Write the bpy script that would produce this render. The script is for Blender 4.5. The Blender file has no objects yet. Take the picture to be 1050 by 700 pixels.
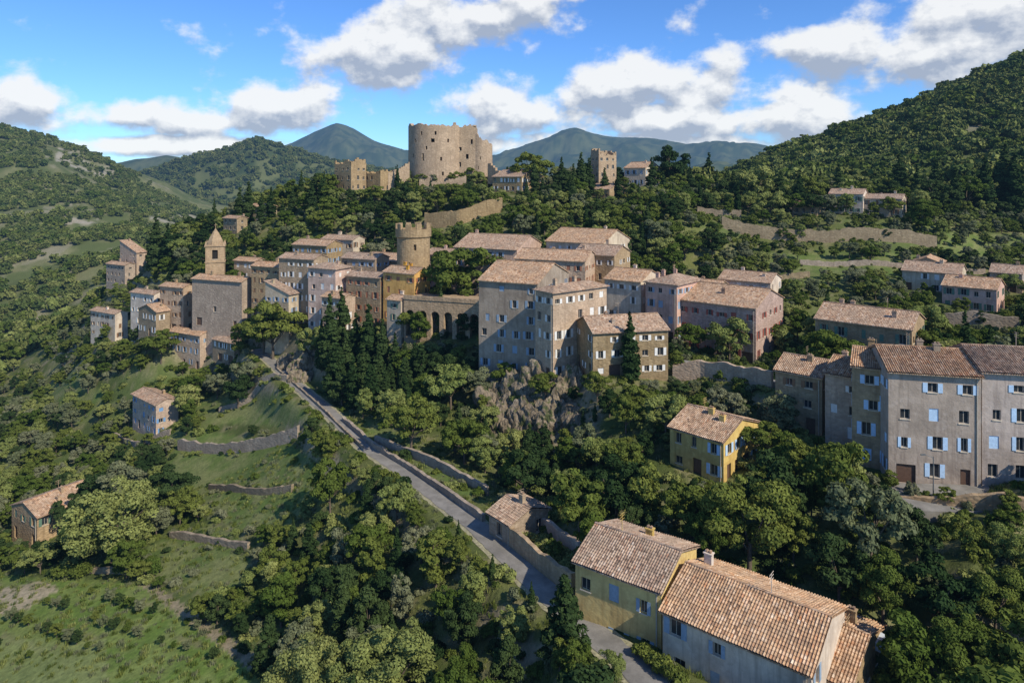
import bpy, math, random
import numpy as np
from mathutils import Vector, Matrix
random.seed(7); rng=np.random.default_rng(7)
scene=bpy.context.scene
F=700.;CX=525.;YH=185.
col=scene.collection
# ------------------------------------------------------------------ sun
SUN=Vector((0.52,-0.50,0.64)).normalized()
# ------------------------------------------------------------------ noise
T=rng.random((8,256,256))
def vn(x,y,k=0):
    xi=np.floor(x).astype(int);yi=np.floor(y).astype(int)
    fx=x-xi;fy=y-yi;fx=fx*fx*(3-2*fx);fy=fy*fy*(3-2*fy)
    t=T[k];a=t[xi&255,yi&255];b=t[(xi+1)&255,yi&255];c=t[xi&255,(yi+1)&255];d=t[(xi+1)&255,(yi+1)&255]
    return (a*(1-fx)+b*fx)*(1-fy)+(c*(1-fx)+d*fx)*fy
def fbm(x,y,k=0,o=5):
    s=0;a=.5;n=0
    for i in range(o):
        s=s+a*vn(x*2**i+13.7*i,y*2**i+7.1*i,(k+i)%8);n+=a;a*=.55
    return s/n
def sst(a,b,x):
    t=np.clip((x-a)/(b-a),0,1);return t*t*(3-2*t)
# ------------------------------------------------------------------ house specs
HS=[
('stone_house',491,551,592,122,25,291,386,dict(roof='gy',wall='greyb',sh='bluegrey',seed=1)),
('stone_house',549,567,622,114,52,300,392,dict(roof='hip',wall='tan',sh='white',seed=2)),
('stone_house',597,608,685,109,78,341,389,dict(roof='gx',wall='stone',L=9,sh='white',seed=3,pitch=.36)),
('stone_house',466,530,575,162,25,256,302,dict(roof='gy',wall='rose',sh='brown',seed=4)),
('stone_house',560,618,649,160,33,250,300,dict(roof='gy',wall='cream',sh='white',seed=5)),
('stone_house',528,600,646,147,22,268,312,dict(roof='gy',wall='ochre',sh='brown',seed=6,R=10)),
('stone_house',588,630,652,152,30,262,308,dict(roof='gy',wall='tan',sh='white',seed=7,R=10)),
('stone_house',620,657,692,136,36,289,345,dict(roof='gy',wall='cream',sh='white',seed=8,R=10)),
('stone_house',662,694,719,130,42,292,353,dict(roof='hip',wall='pink',sh='bluegrey',seed=9)),
('stone_house',694,775,803,122,40,316,375,dict(roof='gy',wall='pinkst',sh='red',seed=10)),
('stone_house',737,790,830,152,36,290,318,dict(roof='gy',wall='cream',sh='brown',seed=11,R=9)),
('stone_house',700,735,760,150,36,298,330,dict(roof='gy',wall='tan',sh='white',seed=12,R=9)),
('stone_house',836,935,970,108,40,338,385,dict(roof='gy',wall='tan',sh='brown',seed=13,R=11)),
('stone_house',795,843,872,91,40,387,448,dict(roof='gy',wall='stone',sh='brown',seed=14,R=8)),
('stone_house',846,883,915,86,42,388,460,dict(roof='gy',wall='tan',sh='white',seed=15,R=8)),
('stone_house',883,912,930,81,30,379,484,dict(roof='gy',wall='tan',R=8,sh='ltblue',seed=16)),
('apartment_house',911,1006,0,76,14,386,503,dict(roof='gy',wall='greyb',R=10,sh='ltblue',seed=17)),
('apartment_house',1007,1110,0,74.2,12,386,506,dict(roof='gy',wall='greyb',R=10,sh='ltblue',seed=18)),
('stone_house',925,985,1014,152,40,281,304,dict(roof='gy',wall='cream',sh='brown',seed=19,R=9,pitch=.38)),
('stone_house',966,1022,1050,140,44,297,324,dict(roof='gy',wall='pink',sh='brown',seed=20,R=9,pitch=.38)),
('stone_house',935,965,985,166,38,270,292,dict(roof='gx',wall='ochre',sh='brown',seed=70,R=8,pitch=.38)),
('stone_house',1015,1048,1070,158,42,281,302,dict(roof='gy',wall='tan',sh='brown',seed=71,R=8,pitch=.38)),
('villa',850,885,902,216,36,199,221,dict(roof='gy',wall='cream',sh='brown',seed=21,R=9)),
('villa',884,925,938,211,38,204,223,dict(roof='gy',wall='cream',sh='brown',seed=22,R=8)),
('stone_house',812,838,852,216,36,211,222,dict(roof='gy',wall='stone',sh=None,seed=23,R=7)),
('yellow_house',687,742,785,84,45,453,497,dict(roof='gy',wall='yellow',sh='ltblue',seed=24,R=9.5)),
('yellow_house',590,678,0,58,35,606,692,dict(roof='gy',wall='yellow',R=8.5,sh='bluegrey',seed=25)),
('long_farmhouse',679.5,832,866,49.6,39,690,765,dict(roof='gy',wall='cream',sh='bluegrey',seed=26)),
('stone_house',836,872,905,52,42,704,745,dict(roof='gy',wall='tan',sh=None,seed=27)),
('stone_house',502,524,562,77,50,538,566,dict(roof='gy',wall='stone',sh=None,seed=28)),
# left group
('stone_house',258,287,300,179,24,274,326,dict(roof='gy',wall='ochre',sh='brown',seed=30)),
('stone_house',286,322,336,172,22,266,336,dict(roof='gy',wall='stone',sh='brown',seed=31)),
('stone_house',316,344,360,166,26,276,341,dict(roof='hip',wall='rose',sh='white',seed=32)),
('stone_house',350,385,399,174,24,266,322,dict(roof='gy',wall='tan',sh='bluegrey',seed=33)),
('stone_house',355,390,403,163,26,285,337,dict(roof='gy',wall='stone',sh='brown',seed=34)),
('stone_house',393,425,441,158,30,281,346,dict(roof='gy',wall='orange',sh='brown',seed=35)),
('stone_house',300,335,351,192,24,252,285,dict(roof='gy',wall='tan',sh='brown',seed=36)),
('stone_house',397,411,421,152,30,308,357,dict(roof='gy',wall='cream',sh='brown',seed=37)),
('stone_house',372,410,428,182,24,268,305,dict(roof='gy',wall='ochre',sh='brown',seed=38)),
('stone_house',330,352,362,158,30,306,345,dict(roof='gy',wall='tan',sh='brown',seed=60)),
('stone_house',272,296,306,170,26,302,338,dict(roof='sx',wall='cream',sh='brown',seed=61)),
('stone_house',436,466,480,176,26,262,296,dict(roof='gy',wall='rose',sh='brown',seed=62)),
('stone_house',330,362,374,200,24,246,270,dict(roof='gy',wall='cream',sh='brown',seed=63)),
('stone_house',240,262,272,196,24,268,300,dict(roof='gy',wall='tan',sh='brown',seed=64)),
('church',197,248,262,183,22,289,338,dict(roof='gy',wall='stone',sh=None,seed=39,wl=(1,3),wr=(1,1))),
('stone_house',164,188,199,195,24,295,341,dict(roof='gy',wall='ochre',sh='brown',seed=40)),
('stone_house',134,158,168,204,28,302,337,dict(roof='gy',wall='cream',sh='white',seed=41)),
('stone_house',93,118,131,213,30,322,349,dict(roof='gy',wall='cream',sh='brown',seed=42)),
('stone_house',142,160,173,193,34,320,346,dict(roof='gx',wall='stone',sh='brown',seed=43)),
('stone_house',109,128,135,258,30,272,293,dict(roof='gy',wall='stone',sh=None,seed=44)),
('stone_house',123,140,149,263,32,259,287,dict(roof='sx',wall='tan',sh=None,seed=45)),
('stone_house',173,205,218,186,28,344,379,dict(roof='gy',wall='tan',sh='bluegrey',seed=46)),
('stone_house',218,240,252,180,34,352,374,dict(roof='gy',wall='stone',sh='brown',seed=47)),
('stone_house',136,160,183,158,40,415,449,dict(roof='gy',wall='tan',sh='brown',seed=48)),
('stone_house',12,38,103,118,30,530,563,dict(roof='gx',wall='tan',sh='brown',seed=49,R=11)),
('stone_house',255,272,284,236,34,212,226,dict(roof='gy',wall='cream',sh=None,seed=50)),
('stone_house',229,243,252,232,34,224,238,dict(roof='gy',wall='stone',sh=None,seed=51)),
('stone_ruin',343,360,373,240,36,168,197,dict(roof='flat',wall='castle',sh=None,seed=52,R=7)),
('stone_ruin',373,390,399,243,34,178,198,dict(roof='flat',wall='castle',sh=None,seed=53,R=7)),
('stone_house',505,535,557,236,34,181,198,dict(roof='gy',wall='tan',sh='brown',seed=54)),
('stone_ruin',606,614,632,250,62,159,192,dict(roof='flat',wall='castle',sh=None,seed=55)),
('stone_house',640,662,677,250,36,172,192,dict(roof='gy',wall='cream',sh='brown',seed=56)),
('stone_house',604,625,641,235,38,194,206,dict(roof='gy',wall='tan',sh=None,seed=57)),
]
def hgeo(s):
    n,pl,pc,pr,d,a,pe,pb,k=s
    a=math.radians(a);dl=(-math.cos(a),math.sin(a));dr=(math.sin(a),math.cos(a))
    cx=(pc-CX)/F*d;ul=(pl-CX)/F;ur=(pr-CX)/F
    L=k.get('L') or (ul*d-cx)/(dl[0]-ul*dl[1])
    R=k.get('R') or (ur*d-cx)/(dr[0]-ur*dr[1])
    L=min(max(L,4),40);R=min(max(R,4),16)
    return cx,d,(YH-pb)/F*d,(YH-pe)/F*d,L,R,a,dl,dr
# ------------------------------------------------------------------ terrain control
CP=[(0,700,80),(130,700,75),(270,700,70),(400,700,64),(520,700,59),(700,700,56.5),(860,720,56),(950,700,57),(1050,700,57),(1200,700,57),(-150,700,85),
(300,480,115),(250,480,125),(200,462,140),(190,440,150),(250,430,150),(300,600,88),(250,640,82),(150,600,95),(30,600,100),(60,562,112),(0,500,150),(100,460,165),
(0,420,230),(60,400,230),(50,350,330),(0,330,400),(130,380,215),(60,310,450),(160,448,158),
(0,255,600),(0,200,800),(0,162,950),(50,166,950),(100,185,1000),(150,202,1050),(200,218,1100),(235,228,1150),(100,235,650),(100,270,520),(170,250,600),(200,240,750),(280,235,1150),
(-250,150,950),(-250,250,600),(-250,350,350),(-250,450,200),(-250,600,110),
(460,191,250),(380,197,245),(530,197,240),(620,202,240),(300,217,235),(250,226,240),(230,242,235),(160,262,250),(350,232,215),(300,252,210),(450,228,215),(500,234,200),(600,228,200),(700,228,190),
(450,400,130),(380,400,140),(380,430,122),(450,450,112),(540,466,107),(540,394,117),(580,466,105),(500,458,109),(600,402,110),(640,396,107),(650,470,92),(600,520,84),(560,520,86),(700,497,84),(760,500,80),(775,445,94),(700,388,113),(790,385,106),(750,374,118),
(470,352,146),(430,355,146),(900,600,63),(800,600,66),(1000,600,60),(700,620,64),(940,510,76),(1045,512,71),(1150,512,70),
(880,330,140),(1000,335,124),(900,290,165),(800,305,150),(950,254,194),(850,252,194),(770,250,194),(950,233,202),(850,232,202),(770,232,202),(720,221,215),(1000,252,200),(1045,240,220),(800,211,240),(740,197,280),(1000,202,262),
(1200,300,150),(1200,240,220),(1200,400,100),
(900,190,320),(900,163,400),(900,127,470),(1050,165,330),(1050,105,420),(1050,58,480),(980,90,480),(850,145,480),(800,162,500),(740,184,560),(1250,64,480),(1250,140,330),
(900,160,700),(1050,140,700),(1250,140,700),(740,205,700),(820,230,1000),(1050,220,1000),(900,222,1000),
(460,245,350),(300,250,350),(600,235,340),(680,215,330),(460,290,600),(300,270,600),(600,280,600),(680,250,600),(460,245,1150),(600,240,1150),(350,240,1150)]
ROAD=[(262,358,176),(280,372,165),(310,400,144),(340,425,126),(375,458,110),(410,480,101),(450,510,91),(490,540,82),(530,580,73),(570,615,66),(610,650,60),(652,684,55.5),(690,725,50.5),(730,790,44)]
ROAD2=[(660,372,119),(700,371,117.5),(740,381,112),(790,392,105),(815,400,100),(800,470,90)]
pts=[];vals=[]
def addp(px,d,s):
    pts.append(((px-CX)/F*1.5,math.log(d)));vals.append(s)
for px,py,d in CP: addp(px,d,(YH-py)/F)
for px,py,d in ROAD[1:-1]: addp(px,d,(YH-py)/F)
for dd,zz in ((20,-46),(38,-43)):
    for px in (-250,0,250,525,800,1050,1250): addp(px,dd,(zz-(8 if px<300 else 0))/dd)
for s in HS:
    cx,d,zb,ze,L,R,a,dl,dr=hgeo(s)
    addp(s[2],d,zb/d)
    mx=cx+dl[0]*L*.5+dr[0]*R*.5;my=d+dl[1]*L*.5+dr[1]*R*.5
    addp(mx/my*F+CX,my,(zb+.6)/my)
P=np.array(pts);V=np.array(vals);N=len(P)
c0=.03
def phi(r2): return -np.sqrt(r2+c0*c0)
A=np.zeros((N+3,N+3));D2=((P[:,None]-P[None])**2).sum(-1)
A[:N,:N]=phi(D2)+.004*np.eye(N);A[:N,N]=1;A[:N,N+1:]=P;A[N,:N]=1;A[N+1:,:N]=P.T
sol=np.linalg.solve(A,np.concatenate([V,[0,0,0]]))
def rbf(u,v):
    out=np.empty(u.size);q=np.stack([u.ravel()*1.5,v.ravel()],1)
    for i in range(0,len(q),40000):
        b=q[i:i+40000];r2=(b[:,0,None]-P[None,:,0])**2+(b[:,1,None]-P[None,:,1])**2
        out[i:i+40000]=phi(r2)@sol[:N]+sol[N]+b@sol[N+1:]
    return out.reshape(u.shape)
def mkline(R_,n=160,z=None):
    p=np.array([[(a-CX)/F*d,d,(YH-b)/F*d] for a,b,d in R_])
    t=np.concatenate([[0],np.cumsum(np.linalg.norm(np.diff(p,axis=0),axis=1))])
    tt=np.linspace(0,t[-1],n);q=np.stack([np.interp(tt,t,p[:,i]) for i in range(3)],1)
    for _ in range(12): q[1:-1]=(q[:-2]+2*q[1:-1]+q[2:])/4
    return q
RL=mkline(ROAD);RL2=mkline(ROAD2[:5],60)
RIDG=[(1900,.22,[(-300,185),(100,190),(150,178),(200,162),(265,146),(310,157),(350,168),(420,180),(500,188),(600,200),(1400,210)]),
(3600,.2,[(-300,175),(60,178),(140,163),(170,160),(200,165),(260,185),(500,185),(700,172),(800,168),(1400,170)]),
(6500,.25,[(-300,172),(100,172),(250,168),(300,146),(322,134),(345,125),(362,131),(385,144),(415,155),(460,164),(505,160),(545,147),(590,135),(625,139),(680,145),(725,151),(765,148),(800,155),(1400,150)])]
def H(x,d):
    x=np.asarray(x,float);d=np.asarray(d,float)
    u=x/d;uc=np.clip(u,-1.1,1.0);v=np.log(d)
    z=rbf(uc,v)*d
    far=sst(1150,1500,d);z=z*(1-far)-110*far
    amp=np.interp(d,[20,120,260,500,1500],[.3,.5,1.0,9,10])
    z=z+(fbm(x/np.where(d>300,70,14),d/np.where(d>300,70,14),1)-.5)*2*amp*(1-far)
    for dk,w,pr in RIDG:
        pr=np.array(pr,float);sk=(YH-np.interp(u*F+CX,pr[:,0],pr[:,1]))/F
        g=np.exp(-(np.log(d/dk)/w)**2)
        nz=(fbm(x/(dk*.07),d/(dk*.07),3,6)-.5)
        zr=-110+(sk*dk+110+nz*dk*.008)*g+nz*dk*.13*g*(1-g)*2
        z=np.where(d>1150,np.maximum(z,zr),z)
    for L_,w in ((RL,2.2),(RL2,2.2)):
        m=(d<190)&(d>35)
        if m.any():
            xm=x[m];dm=d[m];zz=z[m]
            D=(xm[:,None]-L_[None,:,0])**2+(dm[:,None]-L_[None,:,1])**2
            j=D.argmin(1);dd=np.sqrt(D[np.arange(len(j)),j])
            k=1-sst(w+.8,w+4.5,dd)
            z[m]=zz*(1-k)+L_[j,2]*k
    return z
def Hp(px,d):
    return float(H(np.array([(px-CX)/F*d]),np.array([float(d)]))[0])
# ------------------------------------------------------------------ node helpers
def newmat(name):
    m=bpy.data.materials.new(name);m.use_nodes=True;nt=m.node_tree
    for n in list(nt.nodes): nt.nodes.remove(n)
    return m,nt
def nd(nt,t,**k):
    n=nt.nodes.new(t)
    for a,b in k.items(): setattr(n,a,b)
    return n
def lk(nt,a,b): nt.links.new(a,b)
def mth(nt,op,a,b=None,clamp=False):
    n=nd(nt,'ShaderNodeMath',operation=op,use_clamp=clamp)
    for i,v in enumerate((a,b)):
        if v is None: continue
        if hasattr(v,'is_linked'): lk(nt,v,n.inputs[i])
        else: n.inputs[i].default_value=v
    return n.outputs[0]
def mixc(nt,fac,a,b,bt='MIX'):
    n=nd(nt,'ShaderNodeMix',data_type='RGBA',blend_type=bt)
    for i,v in ((0,fac),(6,a),(7,b)):
        if hasattr(v,'is_linked'): lk(nt,v,n.inputs[i])
        elif i==0: n.inputs[0].default_value=v
        else: n.inputs[i].default_value=(*v,1)
    return n.outputs[2]
def noise(nt,vec,scale,detail=4,rough=.55):
    n=nd(nt,'ShaderNodeTexNoise');n.inputs['Scale'].default_value=scale;n.inputs['Detail'].default_value=detail;n.inputs['Roughness'].default_value=rough
    if vec is not None: lk(nt,vec,n.inputs['Vector'])
    return n.outputs['Fac']
def mapr(nt,v,a,b,c,d):
    n=nd(nt,'ShaderNodeMapRange');lk(nt,v,n.inputs[0])
    for i,q in enumerate((a,b,c,d)): n.inputs[i+1].default_value=q
    return n.outputs[0]
def finish(nt,shader,haze=True):
    out=nd(nt,'ShaderNodeOutputMaterial')
    if not haze: lk(nt,shader,out.inputs[0]);return
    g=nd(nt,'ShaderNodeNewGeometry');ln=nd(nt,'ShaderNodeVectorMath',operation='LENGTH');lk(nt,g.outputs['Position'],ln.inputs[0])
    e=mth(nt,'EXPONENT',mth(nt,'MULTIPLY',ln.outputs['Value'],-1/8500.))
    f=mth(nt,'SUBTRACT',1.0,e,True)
    em=nd(nt,'ShaderNodeEmission');em.inputs[0].default_value=(.10,.20,.38,1);em.inputs[1].default_value=1  # aerial haze painted as a bluish glow that grows with distance
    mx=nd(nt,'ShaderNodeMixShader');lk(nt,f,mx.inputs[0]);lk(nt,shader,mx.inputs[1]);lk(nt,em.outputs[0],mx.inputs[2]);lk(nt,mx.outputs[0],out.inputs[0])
def bsdf(nt,colr,rough=.85,spec=.2,bump=None,bs=.5,bd=.05):
    p=nd(nt,'ShaderNodeBsdfPrincipled')
    if hasattr(colr,'is_linked'): lk(nt,colr,p.inputs['Base Color'])
    else: p.inputs['Base Color'].default_value=(*colr,1)
    p.inputs['Roughness'].default_value=rough;p.inputs['Specular IOR Level'].default_value=spec
    if bump is not None:
        b=nd(nt,'ShaderNodeBump');b.inputs['Strength'].default_value=bs;b.inputs['Distance'].default_value=bd
        lk(nt,bump,b.inputs['Height']);lk(nt,b.outputs[0],p.inputs['Normal'])
    return p.outputs[0]
MC={}
WALLC=dict(tan=(.54,.395,.24),greyb=(.43,.35,.265),stone=(.46,.35,.22),cream=(.66,.53,.37),pink=(.63,.42,.32),pinkst=(.53,.37,.27),rose=(.59,.41,.285),ochre=(.58,.41,.23),yellow=(.70,.49,.20),orange=(.68,.39,.13),castle=(.54,.395,.235),dry=(.42,.335,.225))
def wallmat(k):
    if ('w',k) in MC: return MC['w',k]
    m,nt=newmat('wall_'+k);c=WALLC[k]
    g=nd(nt,'ShaderNodeNewGeometry');pos=g.outputs['Position']
    oi=nd(nt,'ShaderNodeObjectInfo')
    st=k in('stone','castle','pinkst','tan','dry','ochre')
    n1=noise(nt,pos,.35,5,.6);n2=noise(nt,pos,2.2,4,.7);n4=noise(nt,pos,.9,4,.65)
    mp=nd(nt,'ShaderNodeMapping');mp.inputs['Scale'].default_value=(2.2,2.2,.18);lk(nt,pos,mp.inputs[0])
    n3=noise(nt,mp.outputs[0],1.,3,.6)
    base=mixc(nt,mapr(nt,n1,.35,.65,0,1),tuple(x*.72 for x in c),tuple(min(x*1.12,.72) for x in c))
    base=mixc(nt,mapr(nt,n4,.54,.60,0,.4),base,tuple(min(.75,x*y) for x,y in zip(c,(1.18,1.22,1.3))))
    base=mixc(nt,mapr(nt,n3,.50,.72,0,.75 if k=='castle' else .65),base,(c[0]*.5,c[1]*.48,c[2]*.48))
    base=mixc(nt,mapr(nt,n2,.35,.7,.0,.55 if st else .28),base,(c[0]*.5,c[1]*.45,c[2]*.42))
    bh=n2
    if st:
        mv=nd(nt,'ShaderNodeMapping');mv.inputs['Scale'].default_value=(2.0,2.0,3.4);lk(nt,pos,mv.inputs[0])
        vo=nd(nt,'ShaderNodeTexVoronoi');vo.inputs['Scale'].default_value=1.;lk(nt,mv.outputs[0],vo.inputs[0])
        hs=nd(nt,'ShaderNodeSeparateColor');lk(nt,vo.outputs['Color'],hs.inputs[0])
        base=mixc(nt,mapr(nt,hs.outputs[0],0,1,0,.4 if k in('tan','ochre') else .65),base,tuple(x*.52 for x in c))
        bh=mth(nt,'SUBTRACT',n2,vo.outputs['Distance'])
    br=nd(nt,'ShaderNodeHueSaturation');lk(nt,base,br.inputs['Color'])
    fx=k in('yellow','orange','pink')
    lk(nt,mapr(nt,oi.outputs['Random'],0,1,.92 if fx else .8,1.12),br.inputs['Value']);lk(nt,mapr(nt,oi.outputs['Random'],0,1,1.15,1.0 if fx else .8),br.inputs['Saturation'])
    if not fx: lk(nt,mapr(nt,oi.outputs['Random'],0,1,.504,.490),br.inputs['Hue'])
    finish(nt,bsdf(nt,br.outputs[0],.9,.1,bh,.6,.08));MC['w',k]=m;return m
def roofmat():
    if 'roof' in MC: return MC['roof']
    m,nt=newmat('roman_tile')
    uv=nd(nt,'ShaderNodeUVMap');sp=nd(nt,'ShaderNodeSeparateXYZ');lk(nt,uv.outputs[0],sp.inputs[0])
    cu=mth(nt,'DIVIDE',sp.outputs[0],.24);cv=mth(nt,'DIVIDE',sp.outputs[1],.38)
    fu=mth(nt,'FLOOR',cu);fv=mth(nt,'FLOOR',cv)
    cb=nd(nt,'ShaderNodeCombineXYZ');lk(nt,fu,cb.inputs[0]);lk(nt,fv,cb.inputs[1])
    oi=nd(nt,'ShaderNodeObjectInfo');lk(nt,oi.outputs['Random'],cb.inputs[2])
    wn=nd(nt,'ShaderNodeTexWhiteNoise');lk(nt,cb.outputs[0],wn.inputs[0])
    cr=nd(nt,'ShaderNodeValToRGB');e=cr.color_ramp
    cs=[(0,(.18,.11,.07)),(.15,(.36,.215,.13)),(.4,(.49,.31,.185)),(.62,(.55,.37,.23)),(.82,(.62,.45,.31)),(.93,(.42,.20,.10)),(1,(.65,.52,.39))]
    e.elements[0].position=0;e.elements[0].color=(*cs[0][1],1);e.elements[1].position=1;e.elements[1].color=(*cs[-1][1],1)
    for p,c in cs[1:-1]:
        q=e.elements.new(p);q.color=(*c,1)
    lk(nt,wn.outputs[0],cr.inputs[0])
    g=nd(nt,'ShaderNodeNewGeometry')
    n1=noise(nt,g.outputs['Position'],.45,4,.65);n2=noise(nt,g.outputs['Position'],2.0,4,.7)
    c=mixc(nt,mapr(nt,n1,.4,.64,0,.65),cr.outputs[0],(.29,.21,.145))
    c=mixc(nt,mapr(nt,n2,.50,.70,0,.65),c,(.15,.11,.08))
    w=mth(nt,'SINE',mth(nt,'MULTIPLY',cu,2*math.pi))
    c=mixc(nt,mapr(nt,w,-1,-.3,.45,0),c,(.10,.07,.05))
    hsv=nd(nt,'ShaderNodeHueSaturation');lk(nt,c,hsv.inputs['Color']);lk(nt,mapr(nt,oi.outputs['Random'],0,1,.85,1.14),hsv.inputs['Value']);lk(nt,mapr(nt,oi.outputs['Random'],0,1,.85,1.1),hsv.inputs['Saturation'])
    b=mth(nt,'ADD',mth(nt,'MULTIPLY',w,.5),mth(nt,'FRACT',cv))
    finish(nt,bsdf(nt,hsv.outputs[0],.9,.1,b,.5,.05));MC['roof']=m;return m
def plain(name,c,rough=.7,var=.15,scale=3.,spec=.25):
    if name in MC: return MC[name]
    m,nt=newmat(name);g=nd(nt,'ShaderNodeNewGeometry')
    n=noise(nt,g.outputs['Position'],scale,3,.6)
    cc=mixc(nt,mapr(nt,n,.3,.7,0,1),tuple(x*(1-var) for x in c),tuple(min(1,x*(1+var)) for x in c))
    finish(nt,bsdf(nt,cc,rough,spec,n,.3,.02));MC[name]=m;return m
glass=plain('window_glass',(.03,.035,.04),.12,.3,2,.6)
framem=plain('window_frame',(.42,.37,.29),.6)
trim=plain('stone_trim',(.60,.51,.38),.85,.2)
SH=dict(bluegrey=(.27,.35,.43),white=(.70,.68,.62),brown=(.21,.12,.065),red=(.33,.09,.06),ltblue=(.46,.62,.78),green=(.12,.20,.14),rust=(.36,.15,.08),blue=(.16,.30,.48))
def shm(k): return plain('shutter_'+k,SH[k],.6,.12,4)
doorm=plain('wooden_door',(.12,.07,.045),.6)
darkm=plain('painted_interior_shade',(.02,.018,.015),.9)  # near-black fill for castle and belfry openings, interior shade painted as colour
# ------------------------------------------------------------------ mesh builder
class MB:
    def __init__(s): s.v=[];s.f=[];s.m=[];s.uv=[]
    def add(s,ps,m=0,uv=None):
        i=len(s.v);s.v+= [tuple(p) for p in ps];s.f.append(tuple(range(i,i+len(ps))));s.m.append(m)
        s.uv+= uv if uv else [(p[0]+p[1],p[2]) for p in ps]
    def box(s,o,ax,ay,az,m=0):
        o=Vector(o);ax=Vector(ax);ay=Vector(ay);az=Vector(az)
        p=[o,o+ax,o+ax+ay,o+ay];q=[a+az for a in p]
        s.add(p[::-1],m);s.add(q,m)
        for i in range(4): j=(i+1)%4;s.add([p[i],p[j],q[j],q[i]],m)
    def obj(s,name,mats,parent=None):
        me=bpy.data.meshes.new(name);me.from_pydata(s.v,[],s.f)
        for m in mats: me.materials.append(m)
        me.polygons.foreach_set('material_index',s.m)
        uvl=me.uv_layers.new(name='UVMap');uvl.data.foreach_set('uv',np.array(s.uv,dtype='f').ravel())
        me.update();o=bpy.data.objects.new(name,me);col.objects.link(o)
        if parent: o.parent=parent
        return o
def empty(name,loc=(0,0,0),rz=0):
    e=bpy.data.objects.new(name,None);e.location=loc;e.rotation_euler=(0,0,rz);col.objects.link(e);return e
def roofpoly(mb,ps,corr=False,th=.14):
    ps=[Vector(p) for p in ps];e=(ps[1]-ps[0]).normalized();n=e.cross(ps[-1]-ps[0]).normalized();s=n.cross(e)
    if n.z<0: n=-n
    uv=[((p-ps[0]).dot(e),(p-ps[0]).dot(s)) for p in ps]
    if not corr:
        mb.add(ps,0,uv)
    lo=[p-Vector((0,0,th)) for p in ps];tp=ps if not corr else [p-Vector((0,0,.03)) for p in ps]
    mb.add(lo[::-1],0)
    for i in range(len(ps)):
        j=(i+1)%len(ps);mb.add([lo[i],lo[j],tp[j],tp[i]],0)
    if corr:
        le=(ps[1]-ps[0]).length;ls=(ps[-1]-ps[0]).length
        nu=int(le/.06);nv=int(ls/.38)+1
        rows=[]
        for k in range(nv):
            a=k*ls/nv;b=(k+1)*ls/nv;rows.append((a,.045));rows.append((b,.0))
        g=[]
        jit=[random.uniform(-.012,.012) for _ in range(nu+1)]
        for (t,o) in rows:
            r=[]
            for i in range(nu+1):
                u=i*le/nu;h=.05*math.sin(u/.24*2*math.pi)+.05+o+random.uniform(-.006,.006)+.035*math.sin(u*.9+t*.7)
                r.append(ps[0]+e*u+s*(t+jit[(i//4)%len(jit)])+n*h)
            g.append(r)
        base=len(mb.v)
        for r in g: mb.v+= [tuple(p) for p in r]
        W=nu+1
        for k in range(len(rows)-1):
            for i in range(nu):
                mb.f.append((base+k*W+i,base+k*W+i+1,base+(k+1)*W+i+1,base+(k+1)*W+i));mb.m.append(0)
                t0,t1=rows[k][0],rows[k+1][0]
                if k%2==0: t0+=.01;t1-=.01
                mb.uv+= [(i*le/nu,t0),((i+1)*le/nu,t0),((i+1)*le/nu,t1),(i*le/nu,t1)]
def wallpanel(wb,wi,sb,O,dr_,out,ln,h,ops,z0=-8,shut=True,trimw=False,rd=.22):
    O=Vector(O);D=Vector(dr_);U=Vector((0,0,1));o=Vector(out)
    P_=lambda s,z,i=0:O+D*s+U*z-o*i
    xs=sorted({0,ln}|{a for q in ops for a in (q[0],q[1])});zs=sorted({z0,h}|{a for q in ops for a in (q[2],q[3])})
    for i in range(len(xs)-1):
        for j in range(len(zs)-1):
            cx_=(xs[i]+xs[i+1])/2;cz=(zs[j]+zs[j+1])/2
            if any(q[0]<cx_<q[1] and q[2]<cz<q[3] for q in ops): continue
            wb.add([P_(xs[i],zs[j]),P_(xs[i+1],zs[j]),P_(xs[i+1],zs[j+1]),P_(xs[i],zs[j+1])],0)
    for q in ops:
        a,b,c,d_,kind=q
        for (s0,z_0,s1,z_1) in ((a,c,a,d_),(b,d_,b,c),(b,c,a,c),(a,d_,b,d_)):
            wb.add([P_(s0,z_0),P_(s0,z_0,rd),P_(s1,z_1,rd),P_(s1,z_1)],0)
        if kind=='door':
            wi.add([P_(a,c,rd),P_(b,c,rd),P_(b,d_,rd),P_(a,d_,rd)],2)
            wi.box(P_(a+.1,c+.1,rd-.0),D*(b-a-.2)*.45,-o*-.04,U*(d_-c-.2),2)
        elif kind=='closed':
            wi.add([P_(a,c,.06),P_(b,c,.06),P_(b,d_,.06),P_(a,d_,.06)],3)
        else:
            wi.add([P_(a,c,rd),P_(b,c,rd),P_(b,d_,rd),P_(a,d_,rd)],0)
            t=.06;r2=rd-.02
            for (s0,s1,e0,e1) in ((a,b,c,c+t),(a,b,d_-t,d_),(a,a+t,c+t,d_-t),(b-t,b,c+t,d_-t),((a+b)/2-t/2,(a+b)/2+t/2,c+t,d_-t)):
                wi.add([P_(s0,e0,r2),P_(s1,e0,r2),P_(s1,e1,r2),P_(s0,e1,r2)],1)
            wi.box(P_(a-.08,c-.1,-.08),D*(b-a+.16),-o*.1,U*.1,4)
            if shut and kind!='bare':
                w=(b-a)/2
                for s0 in (a-w-.03,b+.03):
                    if s0>.02 and s0+w<ln-.02:
                        sb.box(P_(s0,c,-.06),D*w,-o*.045,U*(d_-c),0)
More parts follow.
